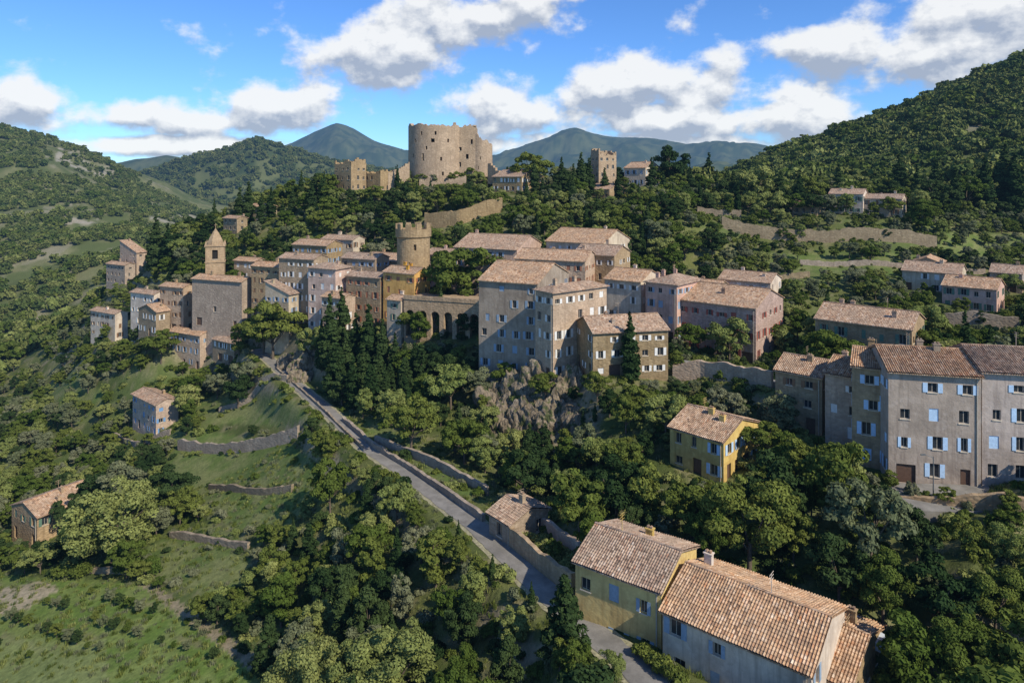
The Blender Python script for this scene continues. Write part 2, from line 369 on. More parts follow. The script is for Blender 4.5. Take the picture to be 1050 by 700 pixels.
def openings(ln,h,rows,cols,sh,rnd,door,small=False):
    ops=[]
    st=h/rows if rows else 3
    hh=min(1.5,st*.5)
    sp=ln/cols if cols else 1
    for i in range(rows):
        for j in range(cols):
            if rnd.random()<.13: continue
            x=sp*(j+.5)+rnd.uniform(-.12,.12)*sp
            w=.98*rnd.choice([1,1,1,.8,.65]);hw=hh*rnd.choice([1,1,.95,.75])
            if rows>2 and i==rows-1: hw*=.7
            z=i*st+st*.32+rnd.uniform(-.06,.06)
            k='win'
            if sh and rnd.random()<.25: k='closed'
            if not sh or rnd.random()<.15: k='bare' if k=='win' else k
            if i==0 and door and rnd.random()<.35:
                z=.05;hw=2.15;w=rnd.choice([1.0,1.2,2.0]);k='door'
            if x-w/2<.3 or x+w/2>ln-.3 or z+hw>h-.15: continue
            ops.append((x-w/2,x+w/2,z,z+hw,k))
    return ops
FOOT=[];keep=np.zeros((700,1050))
def house(s):
    name,pl,pc,pr,d,a_,pe,pb,k=s
    cx,d,zb,ze,L,R,a,dl,dr=hgeo(s);h=ze-zb;rnd=random.Random(k['seed'])
    if k['sh']=='brown': k['sh']=random.Random(k['seed']*3+1).choice(['brown','brown','bluegrey','green','white','rust','blue'])
    root=empty(name,(cx,d,zb),math.pi/2-a)
    FOOT.append((cx,d,dl,dr,L,R))
    xl=CX+F*(cx+dl[0]*L)/(d+dl[1]*L);dL=d+dl[1]*L;xr=CX+F*(cx+dr[0]*R)/(d+dr[1]*R);dR=d+dr[1]*R
    low=.02 if d<100 else .16
    for x in range(max(0,int(xl)),min(1049,int(max(xr,pc)))+1):
        if x<=pc: t=(x-xl)/max(pc-xl,1e-3);dd=1/((1-t)/dL+t/d)
        else: t=(x-pc)/max(xr-pc,1e-3);dd=1/((1-t)/d+t/dR)
        y0=YH-(ze+1.5)*F/dd;y1=YH-(zb+h*low)*F/dd
        keep[max(0,int(y0)):max(0,min(700,int(y1))),x]=d
    wm=wallmat(k['wall']);pitch=k.get('pitch',.34);roof=k['roof'];o=.45;g=.22;lift=.15
    wb=MB();wi=MB();sb=MB();rf=MB()
    near=d<100
    rows=max(1,round(h/2.95))
    walls=[((0,0,0),(1,0,0),(0,-1,0),R,k.get('wr')),((0,L,0),(0,-1,0),(-1,0,0),L,k.get('wl')),((R,L,0),(-1,0,0),(0,1,0),R,None),((R,0,0),(0,1,0),(1,0,0),L,None)]
    def zr(x,y):
        if roof=='gx': return h+pitch*min(y,L-y)
        if roof=='gy': return h+pitch*min(x,R-x)
        if roof=='sx': return h+pitch*y
        return h
    for O,D,ou,ln,spec in walls:
        r_,c_=spec or (rows,max(1,round(ln/2.7)))
        ops=openings(ln,h,r_,c_,k['sh'],rnd,h>3.5 and d<200)
        wallpanel(wb,wi,sb,O,D,ou,ln,h,ops,shut=bool(k['sh']))
        O=Vector(O);D=Vector(D);pp=[O,O+D*ln,O+D*ln,O+D*ln/2,O]
        zz=[h,h,zr(pp[2].x,pp[2].y),zr(pp[3].x,pp[3].y),zr(pp[4].x,pp[4].y)]
        if max(zz)>h+.05:
            q=[Vector((p.x,p.y,z)) for p,z in zip(pp,zz)]
            qq=[q[0],q[1]]
            if zz[2]>h+.01: qq.append(q[2])
            qq.append(q[3])
            if zz[4]>h+.01: qq.append(q[4])
            wb.add(qq,0)
    co=near
    eo=h-o*pitch+lift
    if roof=='gy':
        rz=h+pitch*R/2+lift
        roofpoly(rf,[(-o,L+g,eo),(-o,-g,eo),(R/2,-g,rz),(R/2,L+g,rz)],co)
        roofpoly(rf,[(R+o,-g,eo),(R+o,L+g,eo),(R/2,L+g,rz),(R/2,-g,rz)],co)
        rf.box((R/2-.12,-g,rz-.02),(.24,0,0),(0,L+2*g,0),(0,0,.13))
    elif roof=='gx':
        rz=h+pitch*L/2+lift
        roofpoly(rf,[(-g,-o,eo),(R+g,-o,eo),(R+g,L/2,rz),(-g,L/2,rz)],co)
        roofpoly(rf,[(R+g,L+o,eo),(-g,L+o,eo),(-g,L/2,rz),(R+g,L/2,rz)],co)
        rf.box((-g,L/2-.12,rz-.02),(R+2*g,0,0),(0,.24,0),(0,0,.13))
    elif roof=='sx':
        roofpoly(rf,[(-g,-o,eo),(R+g,-o,eo),(R+g,L+o,h+pitch*(L+o)+lift),(-g,L+o,h+pitch*(L+o)+lift)],co)
    elif roof=='hip':
        m_=min(L,R)/2;rz=h+pitch*m_+lift
        A_=(-o,-o,eo);B_=(R+o,-o,eo);C_=(R+o,L+o,eo);D_=(-o,L+o,eo)
        if R>=L: r1=(m_,L/2,rz);r2=(R-m_+.01,L/2,rz);roofpoly(rf,[A_,B_,r2,r1]);roofpoly(rf,[C_,D_,r1,r2]);roofpoly(rf,[D_,A_,r1]);roofpoly(rf,[B_,C_,r2])
        else: r1=(R/2,m_,rz);r2=(R/2,L-m_+.01,rz);roofpoly(rf,[D_,A_,r1,r2]);roofpoly(rf,[B_,C_,r2,r1]);roofpoly(rf,[A_,B_,r1]);roofpoly(rf,[C_,D_,r2])
    else:
        wb.add([(0,0,h-.6),(R,0,h-.6),(R,L,h-.6),(0,L,h-.6)],0)
        for O,D,ou,ln,_ in walls:
            t=0;O=Vector(O);D=Vector(D);ou=Vector(ou);hv=rnd.uniform(.2,1.2)
            while t<ln-.3:
                w=min(rnd.uniform(.5,1.1),ln-t-.01);hv=min(2.6,max(.05,hv+rnd.uniform(-.7,.7)))
                wb.box(O+D*t+Vector((0,0,h)),D*w,-ou*.6,Vector((0,0,hv)))
                t+=w
    if roof!='flat':
        if roof in('gy','hip','gx'):
            for O,D,ou,ln,_ in walls:
                O=Vector(O);D=Vector(D);ou=Vector(ou)
                if abs(zr(*(O+D*ln/2).xy)-h)<.02 :
                    wi.box(O+ou*.16+Vector((0,0,h-.26)),D*ln,-ou*.155,Vector((0,0,.2)),4)
        ch=MB()
        for _ in range(rnd.choice([1,1,2,2,3]) if L*R>50 else 1):
            x=rnd.uniform(.15,.85)*R;y=rnd.uniform(.12,.88)*L
            zz=(h+pitch*min(x,R-x,y if roof=='hip' else 99,L-y if roof=='hip' else 99)) if roof!='gx' else h+pitch*min(y,L-y)
            if roof=='sx': zz=h+pitch*y
            hh=rnd.uniform(.7,1.2)
            ch.box((x,y,zz-.4),(.5,0,0),(0,.7,0),(0,0,hh+.4),0)
            ch.box((x-.07,y-.07,zz+hh),(.64,0,0),(0,.84,0),(0,0,.1),0)
            ch.box((x+.1,y+.1,zz+hh+.1),(.3,0,0),(0,.18,0),(0,0,.2),1);ch.box((x+.1,y+.42,zz+hh+.1),(.3,0,0),(0,.18,0),(0,0,.2),1)
        if d<135:
            x=R/2;y=rnd.uniform(.3,.7)*L;zz=h+pitch*min(R,L)/2
            ch.box((x,y,zz-.3),(.05,0,0),(0,.05,0),(0,0,2.2),0)
            for q_ in(1.3,1.6,1.85): ch.box((x-.5,y,zz+q_),(1.0,0,0),(0,.03,0),(0,0,.03),0)
            wi.box((-.12,.35,.1),(.1,0,0),(0,.1,0),(0,0,h-.5),1)
        ch.obj('chimneys',[wm,roofmat()],root)
        rf.obj('roof',[roofmat()],root)
    wb.obj('walls',[wm],root)
    shmat=shm(k['sh']) if k['sh'] else shm('brown')
    if wi.f: wi.obj('windows',[glass,framem,doorm,shmat,trim],root)
    if sb.f: sb.obj('shutters',[shmat],root)
    return root
for s in HS: house(s)
# ------------------------------------------------------------------ towers
def round_tower(mb,c,r,z0,z1,jag,win,seed,ns=56,thick=1.3,slope=0,inner=True):
    rnd=random.Random(seed);nz=max(6,int((z1-z0)/1.3))
    top=[];v=0
    for i in range(ns):
        v=.82*v+rnd.uniform(-1,1)*jag*.6;top.append(z1+v+slope*math.cos(2*math.pi*i/ns)+(rnd.choice([0,0,0,-.5]) if jag else 0))
    top[-1]=top[0]
    zt0=min(top)-1.3
    nzf=nz
    def Zj(i,j):
        if j<nzf-1: return z0+(zt0-z0)*j/(nzf-2)
        return zt0 if j==nzf-1-1 else top[i%ns]
    P_=lambda i,j,ri:(c[0]+(r-ri)*math.cos(2*math.pi*i/ns),c[1]+(r-ri)*math.sin(2*math.pi*i/ns),Zj(i,j))
    nj=nzf-1
    for i in range(ns):
        for j in range(nj):
            if (i,j) in win: 
                for (a,b) in (((i,j),(i+1,j)),((i+1,j),(i+1,j+1)),((i+1,j+1),(i,j+1)),((i,j+1),(i,j))):
                    mb.add([P_(*a,0),P_(*a,thick),P_(*b,thick),P_(*b,0)],0)
                mb.add([P_(i,j,thick),P_(i+1,j,thick),P_(i+1,j+1,thick),P_(i,j+1,thick)],1)
                continue
            mb.add([P_(i,j,0),P_(i+1,j,0),P_(i+1,j+1,0),P_(i,j+1,0)],0)
        mb.add([P_(i+1,nj,thick),P_(i,nj,thick),P_(i,nj-3,thick),P_(i+1,nj-3,thick)],0)
        mb.add([P_(i,nj,0),P_(i+1,nj,0),P_(i+1,nj,thick),P_(i,nj,thick)],0)
    mb.add([P_(i,nj-3,thick) for i in range(ns)],0)
def angw(deg,ns=96): return int(deg/360*ns)%ns
def xw(px,d): return (px-CX)/F*d
cas=empty('castle_ruin')
mb=MB()
D_=252
cw=set()
for dg,j in ((250,12),(285,12),(232,17),(268,17),(300,17),(275,7),(240,6),(258,15),(222,13),(292,8),(245,19),(276,19)): cw|={(angw(dg),j)}
cw|={(angw(268)+1,17),(angw(250),13)}
round_tower(mb,(xw(447,D_+8),D_+8),10.4,-9,20.4,.75,cw,3,96)
round_tower(mb,(xw(493,D_+7),D_+7),4.4,-9,15.8,.9,{(angw(270),14),(angw(250),8),(angw(262),11)},5,96,1.2,-3.0)
mb.obj('round_towers',[wallmat('castle'),darkm],cas)
mb=MB();wi=MB();sb=MB()
x0=xw(464,D_+3);x1=xw(488,D_+3);rnd=random.Random(4)
ops=[(2.2,3.2,14,15.8,'bare'),(2.4,3.4,20,21.4,'bare'),(5.2,6.1,9,10.6,'bare'),(5.,6.0,17,18.8,'bare'),(6.8,7.6,22.5,24.3,'bare')]
hh=28.8
wallpanel(mb,wi,sb,(x0,D_+3,-9),(1,0,0),(0,-1,0),x1-x0,hh,ops,0,False,rd=.9)
wallpanel(mb,wi,sb,(x1,D_+3,-9),(0,1,0),(1,0,0),12,hh,[],0,False)
wallpanel(mb,wi,sb,(x1,D_+15,-9),(-1,0,0),(0,1,0),x1-x0,hh,[],0,False)
wallpanel(mb,wi,sb,(x0,D_+15,-9),(0,-1,0),(-1,0,0),12,hh,[],0,False)
mb.add([(x0,D_+3,hh-10.5),(x1,D_+3,hh-10.5),(x1,D_+15,hh-10.5),(x0,D_+15,hh-10.5)])
for (a,b,w) in (((x0,D_+3),(1,0),x1-x0),((x1,D_+3),(0,1),12),((x0,D_+3),(0,1),12)):
    t=0;hv=.8
    while t<w-.2:
        q=min(rnd.uniform(.35,.8),w-t-.01);hv=min(2.2,max(.05,hv+rnd.uniform(-.6,.6)))
        nx=(0,.9,0) if b[0] else ((-.9,0,0) if a[0]==x1 else (.9,0,0))
        mb.box((a[0]+b[0]*t,a[1]+b[1]*t,hh-9),(b[0]*q,b[1]*q,0),nx,(0,0,hv));t+=q
def ruinwall(xa,da,xb,db,z0,z1a,z1b,th=1.):
    a=Vector((xw(xa,da),da,0));b=Vector((xw(xb,db),db,0));D=b-a;L=D.length;D.normalize();nrm=Vector((-D.y,D.x,0));t=0;hv=0
    while t<L-.1:
        q=min(rnd.uniform(.4,.9),L-t);hv=max(-1.5,min(1.2,hv+rnd.uniform(-.6,.6)));z1=z1a+(z1b-z1a)*t/L+hv
        mb.box(a+D*t+Vector((0,0,z0)),D*(q+.004*0),nrm*(th+rnd.uniform(0,.06)),Vector((0,0,z1-z0)));t+=q+.001
ruinwall(398,246,420,250,-8,3,7);ruinwall(500,250,512,246,-8,6,1.5);ruinwall(430,243,478,243,-8,.6,1.4)
mb.obj('keep_walls',[wallmat('castle')],cas);wi.obj('openings',[darkm,darkm,doorm,framem,trim],cas)
for x in range(416,505): keep[125:186,x]=250
ct=empty('crenellated_tower');mb=MB();dct=171;c=(xw(424,dct),dct);r=4.1;zt=(YH-238)/F*dct
round_tower(mb,c,r,-36,zt,0,{(angw(262,40),10),(angw(285,40),13)},8,40,.6)
for i in range(40):
    a=2*math.pi*i/40;b=2*math.pi*(i+1)/40
    for (r0,r1,za,zb) in ((r-.1,r+.35,zt-1.0,zt-.1),):
        p=[(c[0]+q*math.cos(t),c[1]+q*math.sin(t),z) for q,t,z in ((r0,a,za-.5),(r0,b,za-.5),(r1,b,za),(r1,a,za))]
        mb.add(p);mb.add([(c[0]+r1*math.cos(t),c[1]+r1*math.sin(t),z) for t,z in ((a,za),(b,za),(b,zt+.9),(a,zt+.9))])
        mb.add([(c[0]+q*math.cos(t),c[1]+q*math.sin(t),zt+.9) for q,t in ((r1,a),(r1,b),(r-.3,b),(r-.3,a))])
        mb.add([(c[0]+(r-.3)*math.cos(t),c[1]+(r-.3)*math.sin(t),z) for t,z in ((b,zt),(a,zt),(a,zt+.9),(b,zt+.9))])
    if i%4<2:
        mb.box((c[0]+(r-.3)*math.cos(a),c[1]+(r-.3)*math.sin(a),zt+.9),(.65*math.cos(a),.65*math.sin(a),0),(r*.165*-math.sin((a+b)/2),r*.165*math.cos((a+b)/2),0),(0,0,1.3))
mb.obj('tower_shaft',[wallmat('castle'),darkm],ct)
for x in range(406,443): keep[226:272,x]=170
# bell tower
dB=197
bt=empty('bell_tower',(xw(221,dB),dB,0),math.radians(20));mb=MB();wi=MB();sb=MB();w=5.0;z0=-34;zt=(YH-252)/F*dB
for O,D,ou in (((-w/2,-w/2,z0),(1,0,0),(0,-1,0)),((w/2,-w/2,z0),(0,1,0),(1,0,0)),((w/2,w/2,z0),(-1,0,0),(0,1,0)),((-w/2,w/2,z0),(0,-1,0),(-1,0,0))):
    hh=zt-z0;wallpanel(mb,wi,sb,O,D,ou,w,hh,[(w/2-.75,w/2+.75,hh-3.6,hh-1.0,'bare')],0,False,rd=.5)
mb.box((-w/2-.25,-w/2-.25,zt),(w+.5,0,0),(0,w+.5,0),(0,0,.4),0)
mb.box((-w/2-.2,-w/2-.2,zt-4.6),(w+.4,0,0),(0,w+.4,0),(0,0,.3),0)
def ring(z,r,n=8): return [(r*math.cos(2*math.pi*(i+.5)/n),r*math.sin(2*math.pi*(i+.5)/n),z) for i in range(n)]
prof=[(zt+.4,2.3),(zt+1.4,2.1),(zt+2.7,1.5),(zt+3.9,.8),(zt+4.7,.25),(zt+5.2,.04)]
for i in range(5):
    A_,B_=ring(*prof[i]),ring(*prof[i+1])
    for j in range(8): mb.add([A_[j],A_[(j+1)%8],B_[(j+1)%8],B_[j]])
for sx in(-1,1):
    for sy in(-1,1): 
        b=[(sx*(w/2-.1)+u*.3,sy*(w/2-.1)+v*.3,zt+.4) for u,v in((-1,-1),(1,-1),(1,1),(-1,1))];t=(sx*(w/2-.1),sy*(w/2-.1),zt+1.7)
        for j in range(4): mb.add([b[j],b[(j+1)%4],t])
mb.box((-.05,-.05,zt+5.2),(.1,0,0),(0,.1,0),(0,0,1.3));mb.box((-.35,-.05,zt+5.9),(.7,0,0),(0,.102,0),(0,0,.1))
mb.obj('tower_and_spire',[wallmat('tan')],bt);wi.obj('belfry_openings',[darkm,darkm,doorm,framem,trim],bt)
for x in range(209,233): keep[228:280,x]=187
# arcade
ar=empty('arcaded_terrace');mb=MB();dA=149
pA=Vector((xw(414,dA+3),dA+3,0));pB=Vector((xw(493,dA-3),dA-3,0));D=(pB-pA);LA=D.length;D.normalize();out=Vector((D.y,-D.x,0))
zt=(YH-309)/F*dA;zbm=zt-16;n=6;pitchA=LA/n;wd=pitchA*.66;spring=zt-2.3-wd/2;floor=zt-8.2
P_=lambda s,z,i=0:pA+D*s+Vector((0,0,z))-out*i
mb.add([P_(0,zbm),P_(LA,zbm),P_(LA,floor),P_(0,floor)])
for i in range(n):
    a=i*pitchA+(pitchA-wd)/2;b=a+wd;s0=i*pitchA;s1=s0+pitchA
    mb.add([P_(s0,floor),P_(a,floor),P_(a,spring),P_(s0,spring)]);mb.add([P_(b,floor),P_(s1,floor),P_(s1,spring),P_(b,spring)])
    arc=[(a+wd/2-wd/2*math.cos(t),spring+wd/2*math.sin(t)) for t in np.linspace(0,math.pi,11)]
    mb.add([P_(s0,spring),P_(a,spring),P_(a,zt),P_(s0,zt)]);mb.add([P_(b,spring),P_(s1,spring),P_(s1,zt),P_(b,zt)])
    for k in range(10):
        (x,y),(x2,y2)=arc[k],arc[k+1]
        mb.add([P_(x,y),P_(x2,y2),P_(x2,zt),P_(x,zt)]);mb.add([P_(x,y,1.2),P_(x2,y2,1.2),P_(x2,y2),P_(x,y)])
    mb.add([P_(a,floor),P_(a,floor,1.2),P_(a,spring,1.2),P_(a,spring)]);mb.add([P_(b,floor,1.2),P_(b,floor),P_(b,spring),P_(b,spring,1.2)])
    mb.add([P_(a,floor,0),P_(b,floor,0),P_(b,floor,3.5),P_(a,floor,3.5)])
mb.add([P_(0,floor,3.5),P_(LA,floor,3.5),P_(LA,zt,3.5),P_(0,zt,3.5)],0)
mb.add([P_(0,zt,0),P_(LA,zt,0),P_(LA,zt,9),P_(0,zt,9)],0)
mb.add([P_(LA,zbm,0),P_(LA,zbm,9),P_(LA,zt,9),P_(LA,zt,0)]);mb.add([P_(0,zbm,9),P_(0,zbm,0),P_(0,zt,0),P_(0,zt,9)])
mb.box(P_(0,zt,-.15),D*LA,-out*.45,Vector((0,0,.9)))
mb.obj('arches_and_parapet',[wallmat('castle')],ar)
for x in range(415,492): keep[306:349,x]=148
# ------------------------------------------------------------------ terrain mesh
def fastmesh(name,v,q,mats,mi=None,fattr=None,smooth=False):
    me=bpy.data.meshes.new(name);me.vertices.add(len(v));me.vertices.foreach_set('co',v.astype('f').ravel())
    k=q.shape[1];me.loops.add(q.size);me.loops.foreach_set('vertex_index',q.astype('i').ravel())
    me.polygons.add(len(q));me.polygons.foreach_set('loop_start',np.arange(0,q.size,k,dtype='i'));me.polygons.foreach_set('loop_total',np.full(len(q),k,'i'))
    for m in mats: me.materials.append(m)
    if mi is not None: me.polygons.foreach_set('material_index',mi.astype('i'))
    if smooth: me.polygons.foreach_set('use_smooth',np.ones(len(q),bool))
    me.update(calc_edges=True)
    if fattr is not None:
        at=me.attributes.new('lr','FLOAT','FACE');at.data.foreach_set('value',fattr.astype('f'))
    return me
NU,NV=760,720
uu=np.linspace(-1.35,1.35,NU);vv=np.linspace(math.log(14),math.log(15000),NV)
U,VV=np.meshgrid(uu,vv);DD=np.exp(VV);XX=U*DD
ZZ=H(XX.ravel(),DD.ravel()).reshape(XX.shape)
def inpoly(px,py,poly):
    r=np.zeros(np.shape(px),bool);n=len(poly);j=n-1
    for i in range(n):
        xi,yi=poly[i];xj,yj=poly[j]
        c=((yi>py)!=(yj>py))&(px<(xj-xi)*(py-yi)/((yj-yi)+1e-9)+xi);r^=c;j=i
    return r
LAWN=[(-100,588),(60,592),(140,598),(200,636),(268,688),(262,800),(-100,800)]
TERR=[(178,452),(215,442),(300,458),(334,476),(330,500),(300,538),(240,543),(205,517),(168,480)]
TERR3=[(150,560),(215,535),(262,560),(250,600),(215,610),(160,590)]
GR=[(352,425),(400,440),(470,470),(525,500),(515,520),(480,512),(430,478),(375,448)]
DIRT=[(-50,612),(45,596),(62,603),(30,622),(-50,650)]
PATH=[(140,597),(160,600),(275,680),(275,692),(258,688)]
TR2=[(195,408),(295,402),(318,430),(295,438),(205,432)]
LFT=[(0,365),(60,368),(85,385),(110,405),(100,430),(60,440),(0,425)]
FLD=[(970,240),(1100,240),(1100,270),(1000,265),(960,256)]
FLD2=[(770,262),(850,256),(950,262),(960,285),(880,300),(800,288)]
ROCKH=[[(60,150),(120,175),(115,186),(56,165)],[(150,208),(212,224),(212,236),(155,226)],[(55,205),(105,216),(100,236),(60,228)]]
CLIFF=[(496,386),(594,394),(580,458),(508,450)]
def zones(x,d,z):
    px=x/d*F+CX;py=YH-z/d*F
    return px,py
PX,PY=zones(XX,DD,ZZ)
keep2=np.zeros((700,1050))
for p,d1,d2 in((LAWN,60,125),(TERR,90,175),(TERR3,80,120),(GR,70,140),(TR2,110,200)):
    m=inpoly(PX,PY,p)&(DD<d2)&(DD>d1)&(PX>2)&(PX<1047)&(PY>2)&(PY<697)
    ix=PX[m].astype(int);iy=PY[m].astype(int);dv=DD[m]
    for a in(-2,-1,0,1,2):
        for b in(-2,-1,0,1,2): keep2[np.clip(iy+a,0,699),np.clip(ix+b,0,1049)]=dv
keep[392:438,506:578]=np.maximum(keep[392:438,506:578],112)
gx=np.gradient(ZZ,axis=0)/np.gradient(DD,axis=0);gy=np.gradient(ZZ,axis=1)/np.gradient(XX,axis=1)
slope=np.sqrt(gx**2+gy**2)
n1=fbm(XX/9,DD/9,0);n2=fbm(XX/2.2,DD/2.2,2);n3=fbm(XX/40,DD/40,4);n4=fbm(XX/1.0,DD/1.0,5,3)
def C(*c): return np.array(c)[None,None,:]
def mx(a,b,t): t=np.clip(t,0,1)[...,None];return a*(1-t)+b*t
colr=mx(C(.078,.100,.028),C(.150,.158,.050),sst(.38,.62,n1))
colr=mx(colr,C(.28,.235,.13),sst(.52,.70,n2)*.7)
colr=mx(colr,C(.135,.18,.05),sst(.5,.62,n3)*.5*(DD<220))
hill=sst(260,400,DD);colr=mx(colr,mx(C(.11,.13,.045),C(.21,.20,.095),sst(.4,.65,fbm(XX/18,DD/18,3))),hill)
rock=sst(.75,1.15,slope+(n2-.5)*.8)*(DD<260)
rk=C(.38,.31,.21)*(.5+.7*n4[...,None])
colr=mx(colr,rk,rock*.85)
for p in ROCKH: colr=mx(colr,C(.42,.37,.29),inpoly(PX,PY,p)*sst(.44,.56,fbm(XX/14,DD/14,6)))
colr=mx(colr,C(.36,.31,.22),sst(.58,.68,fbm(XX/30,DD/30,7))*hill*(DD<1200)*.7)
colr=mx(colr,rk,inpoly(PX,PY,CLIFF)*.85*(DD<125)*(DD>95))
m=inpoly(PX,PY,LAWN)&(DD<125)
colr=mx(colr,mx(C(.15,.225,.042),C(.23,.28,.075),sst(.35,.65,n2)),m*.95)
ex,ey=.5,.86
rowp=np.sin((XX*ex+DD*ey)*2*math.pi/3.3)
colr=mx(colr,C(.28,.225,.13),m*sst(.35,.9,rowp)*sst(.40,.55,n1)*.65*(PY<672))
colr=mx(colr,C(.29,.32,.12),m*(PX<110)*(PY>655)*.7)
for p in(TERR,GR,TR2,FLD,FLD2,TERR3,LFT): colr=mx(colr,mx(C(.125,.18,.042),C(.22,.235,.085),sst(.35,.65,n2)),inpoly(PX,PY,p)*.85*(DD<240))
colr=mx(colr,C(.46,.37,.25)*(.7+.6*n2[...,None]),inpoly(PX,PY,DIRT)*1.*(DD<125))
colr=mx(colr,C(.36,.28,.18),inpoly(PX,PY,PATH)*1.*(DD<125))
fm=sst(1200,1500,DD);nf=fbm(XX/60,DD/60,2,6)
colr=mx(colr,mx(C(.045,.068,.025),C(.14,.15,.06),sst(.38,.65,nf)),fm)
idx=np.arange(NU*NV).reshape(NV,NU);q=np.stack([idx[:-1,:-1],idx[:-1,1:],idx[1:,1:],idx[1:,:-1]],-1).reshape(-1,4)
gm,nt=newmat('ground_surface')
at=nd(nt,'ShaderNodeAttribute',attribute_name='Col');g=nd(nt,'ShaderNodeNewGeometry')
na=noise(nt,g.outputs['Position'],1.6,6,.7);nb=noise(nt,g.outputs['Position'],.02,8,.7)
c=mixc(nt,mapr(nt,na,.38,.65,.0,.5),at.outputs['Color'],(.050,.065,.020))
c=mixc(nt,mapr(nt,nb,.4,.6,0,.25),c,(.045,.062,.024))
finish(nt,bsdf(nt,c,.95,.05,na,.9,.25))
me=fastmesh('ground',np.stack([XX,DD,ZZ],-1).reshape(-1,3),q,[gm],smooth=True)
ca=me.attributes.new('Col','FLOAT_COLOR','POINT');ca.data.foreach_set('color',np.concatenate([np.broadcast_to(colr,XX.shape+(3,)),np.ones(XX.shape+(1,))],-1).astype('f').ravel())
go=bpy.data.objects.new('ground',me);col.objects.link(go)
# ------------------------------------------------------------------ roads
def ribbon(name,Ln,w,mat,dz=.07,offs=0):
    t=np.gradient(Ln[:,:2],axis=0);t/=np.linalg.norm(t,axis=1)[:,None];nrm=np.stack([-t[:,1],t[:,0]],1)
    cols_=[-w/2,-w/6,w/6,w/2];v=[]
    for o in cols_: v.append(np.concatenate([Ln[:,:2]+nrm*(o+offs)+ (nrm*rng.uniform(-.12,.12,(len(Ln),1)) if abs(o)==w/2 else 0),Ln[:,2:3]+dz],1))
    v=np.stack(v,1);n=len(Ln);idx=np.arange(n*4).reshape(n,4)
    q=np.stack([idx[:-1,:-1],idx[:-1,1:],idx[1:,1:],idx[1:,:-1]],-1).reshape(-1,4)[:,::-1]
    me=fastmesh(name,v.reshape(-1,3),q,[mat]);o=bpy.data.objects.new(name,me);col.objects.link(o);return o
asph,nt=newmat('worn_asphalt');g=nd(nt,'ShaderNodeNewGeometry')
na=noise(nt,g.outputs['Position'],.5,5,.65);nb=noise(nt,g.outputs['Position'],9,3,.7)
c=mixc(nt,mapr(nt,na,.35,.65,0,1),(.18,.165,.14),(.30,.275,.235));c=mixc(nt,mapr(nt,nb,.3,.7,0,.4),c,(.13,.12,.105))
finish(nt,bsdf(nt,c,.9,.15,nb,.2,.01))
ribbon('road',RL,2.7,asph);ribbon('village_lane',RL2,3.4,asph)
verge=plain('gravel_verge',(.30,.27,.16),.95,.4,3)
ribbon('road_verge',RL,3.7,verge,.03)
for i in range(0,150):
    p=RL[i];x=int(p[0]/p[1]*F+CX);y=int(YH-p[2]/p[1]*F);w=int(1.7*F/p[1])
    if 0<=y<700: keep[max(0,y-2):y+3,max(0,x-w):x+w]=np.maximum(keep[max(0,y-2):y+3,max(0,x-w):x+w],p[1])
# ------------------------------------------------------------------ stone walls
WALLPTS=[]
def swall(name,pl_,ht,th=.5,mat='dry',step=.7,show=False):
    p=np.array([[xw(a,d),d] for a,d in pl_]);t=np.concatenate([[0],np.cumsum(np.linalg.norm(np.diff(p,axis=0),axis=1))])
    n=max(2,int(t[-1]/step));tt=np.linspace(0,t[-1],n);q=np.stack([np.interp(tt,t,p[:,i]) for i in range(2)],1)
    z=H(q[:,0],q[:,1]);
    for _ in range(6): z[1:-1]=(z[:-2]+2*z[1:-1]+z[2:])/4
    tg=np.gradient(q,axis=0);tg/=np.linalg.norm(tg,axis=1)[:,None];nm=np.stack([-tg[:,1],tg[:,0]],1)*th/2
    hj=0;hs=[]
    for i in range(n): hj=.7*hj+random.uniform(-.14,.14)*ht**.5;hs.append(z[i]+ht+hj)
    mb=MB()
    for i in range(n-1):
        a0,a1=q[i]-nm[i],q[i+1]-nm[i+1];b0,b1=q[i]+nm[i],q[i+1]+nm[i+1];h0=hs[i];h1=hs[i+1]
        l=z[i]-2.5;l1=z[i+1]-2.5
        mb.add([(*a0,l),(*a1,l1),(*a1,h1),(*a0,h0)]);mb.add([(*b1,l1),(*b0,l),(*b0,h0),(*b1,h1)]);mb.add([(*a0,h0),(*a1,h1),(*b1,h1),(*b0,h0)])
        if i in(0,n-2):
            A_,B_,zz,hh=(a0,b0,l,h0) if i==0 else (b1,a1,l1,h1)
            mb.add([(*B_,zz),(*A_,zz),(*A_,hh),(*B_,hh)])
    for i in range(n):
        x=int(q[i,0]/q[i,1]*F+CX);y1=int(YH-z[i]/q[i,1]*F);y0=int(YH-(z[i]+ht)/q[i,1]*F)
        if 3<x<1046 and 2<y0<697:
            keep2[y0:y1+1,x-3:x+4]=q[i,1]
            if show: keep[y0:max(y0+1,y1-1),x-2:x+3]=np.maximum(keep[y0:max(y0+1,y1-1),x-2:x+3],q[i,1])
        if random.random()<.5: WALLPTS.append((q[i,0]+random.uniform(-1,1),q[i,1]+random.choice([-1.1,1.1,1.3]),0,random.uniform(.4,1.3)))
    return mb.obj(name,[wallmat(mat)])
swall('retaining_wall',[(740,198),(800,196),(860,195),(960,194)],3.4,.8,show=True)
swall('rampart_wall',[(436,214),(470,210),(515,212)],4.4,1.,'castle',show=True)
swall('garden_wall',[(715,214),(760,212)],2.2,show=True)
swall('terrace_wall',[(183,143),(225,136),(265,130),(306,124)],2.1,show=True)
swall('terrace_wall',[(215,122),(270,112),(300,108)],1.0)
swall('terrace_wall',[(225,158),(260,156),(295,150)],1.2)
swall('terrace_wall',[(175,108),(215,103),(255,98)],1.0)
swall('terrace_wall',[(385,112),(440,102),(500,92)],1.2)
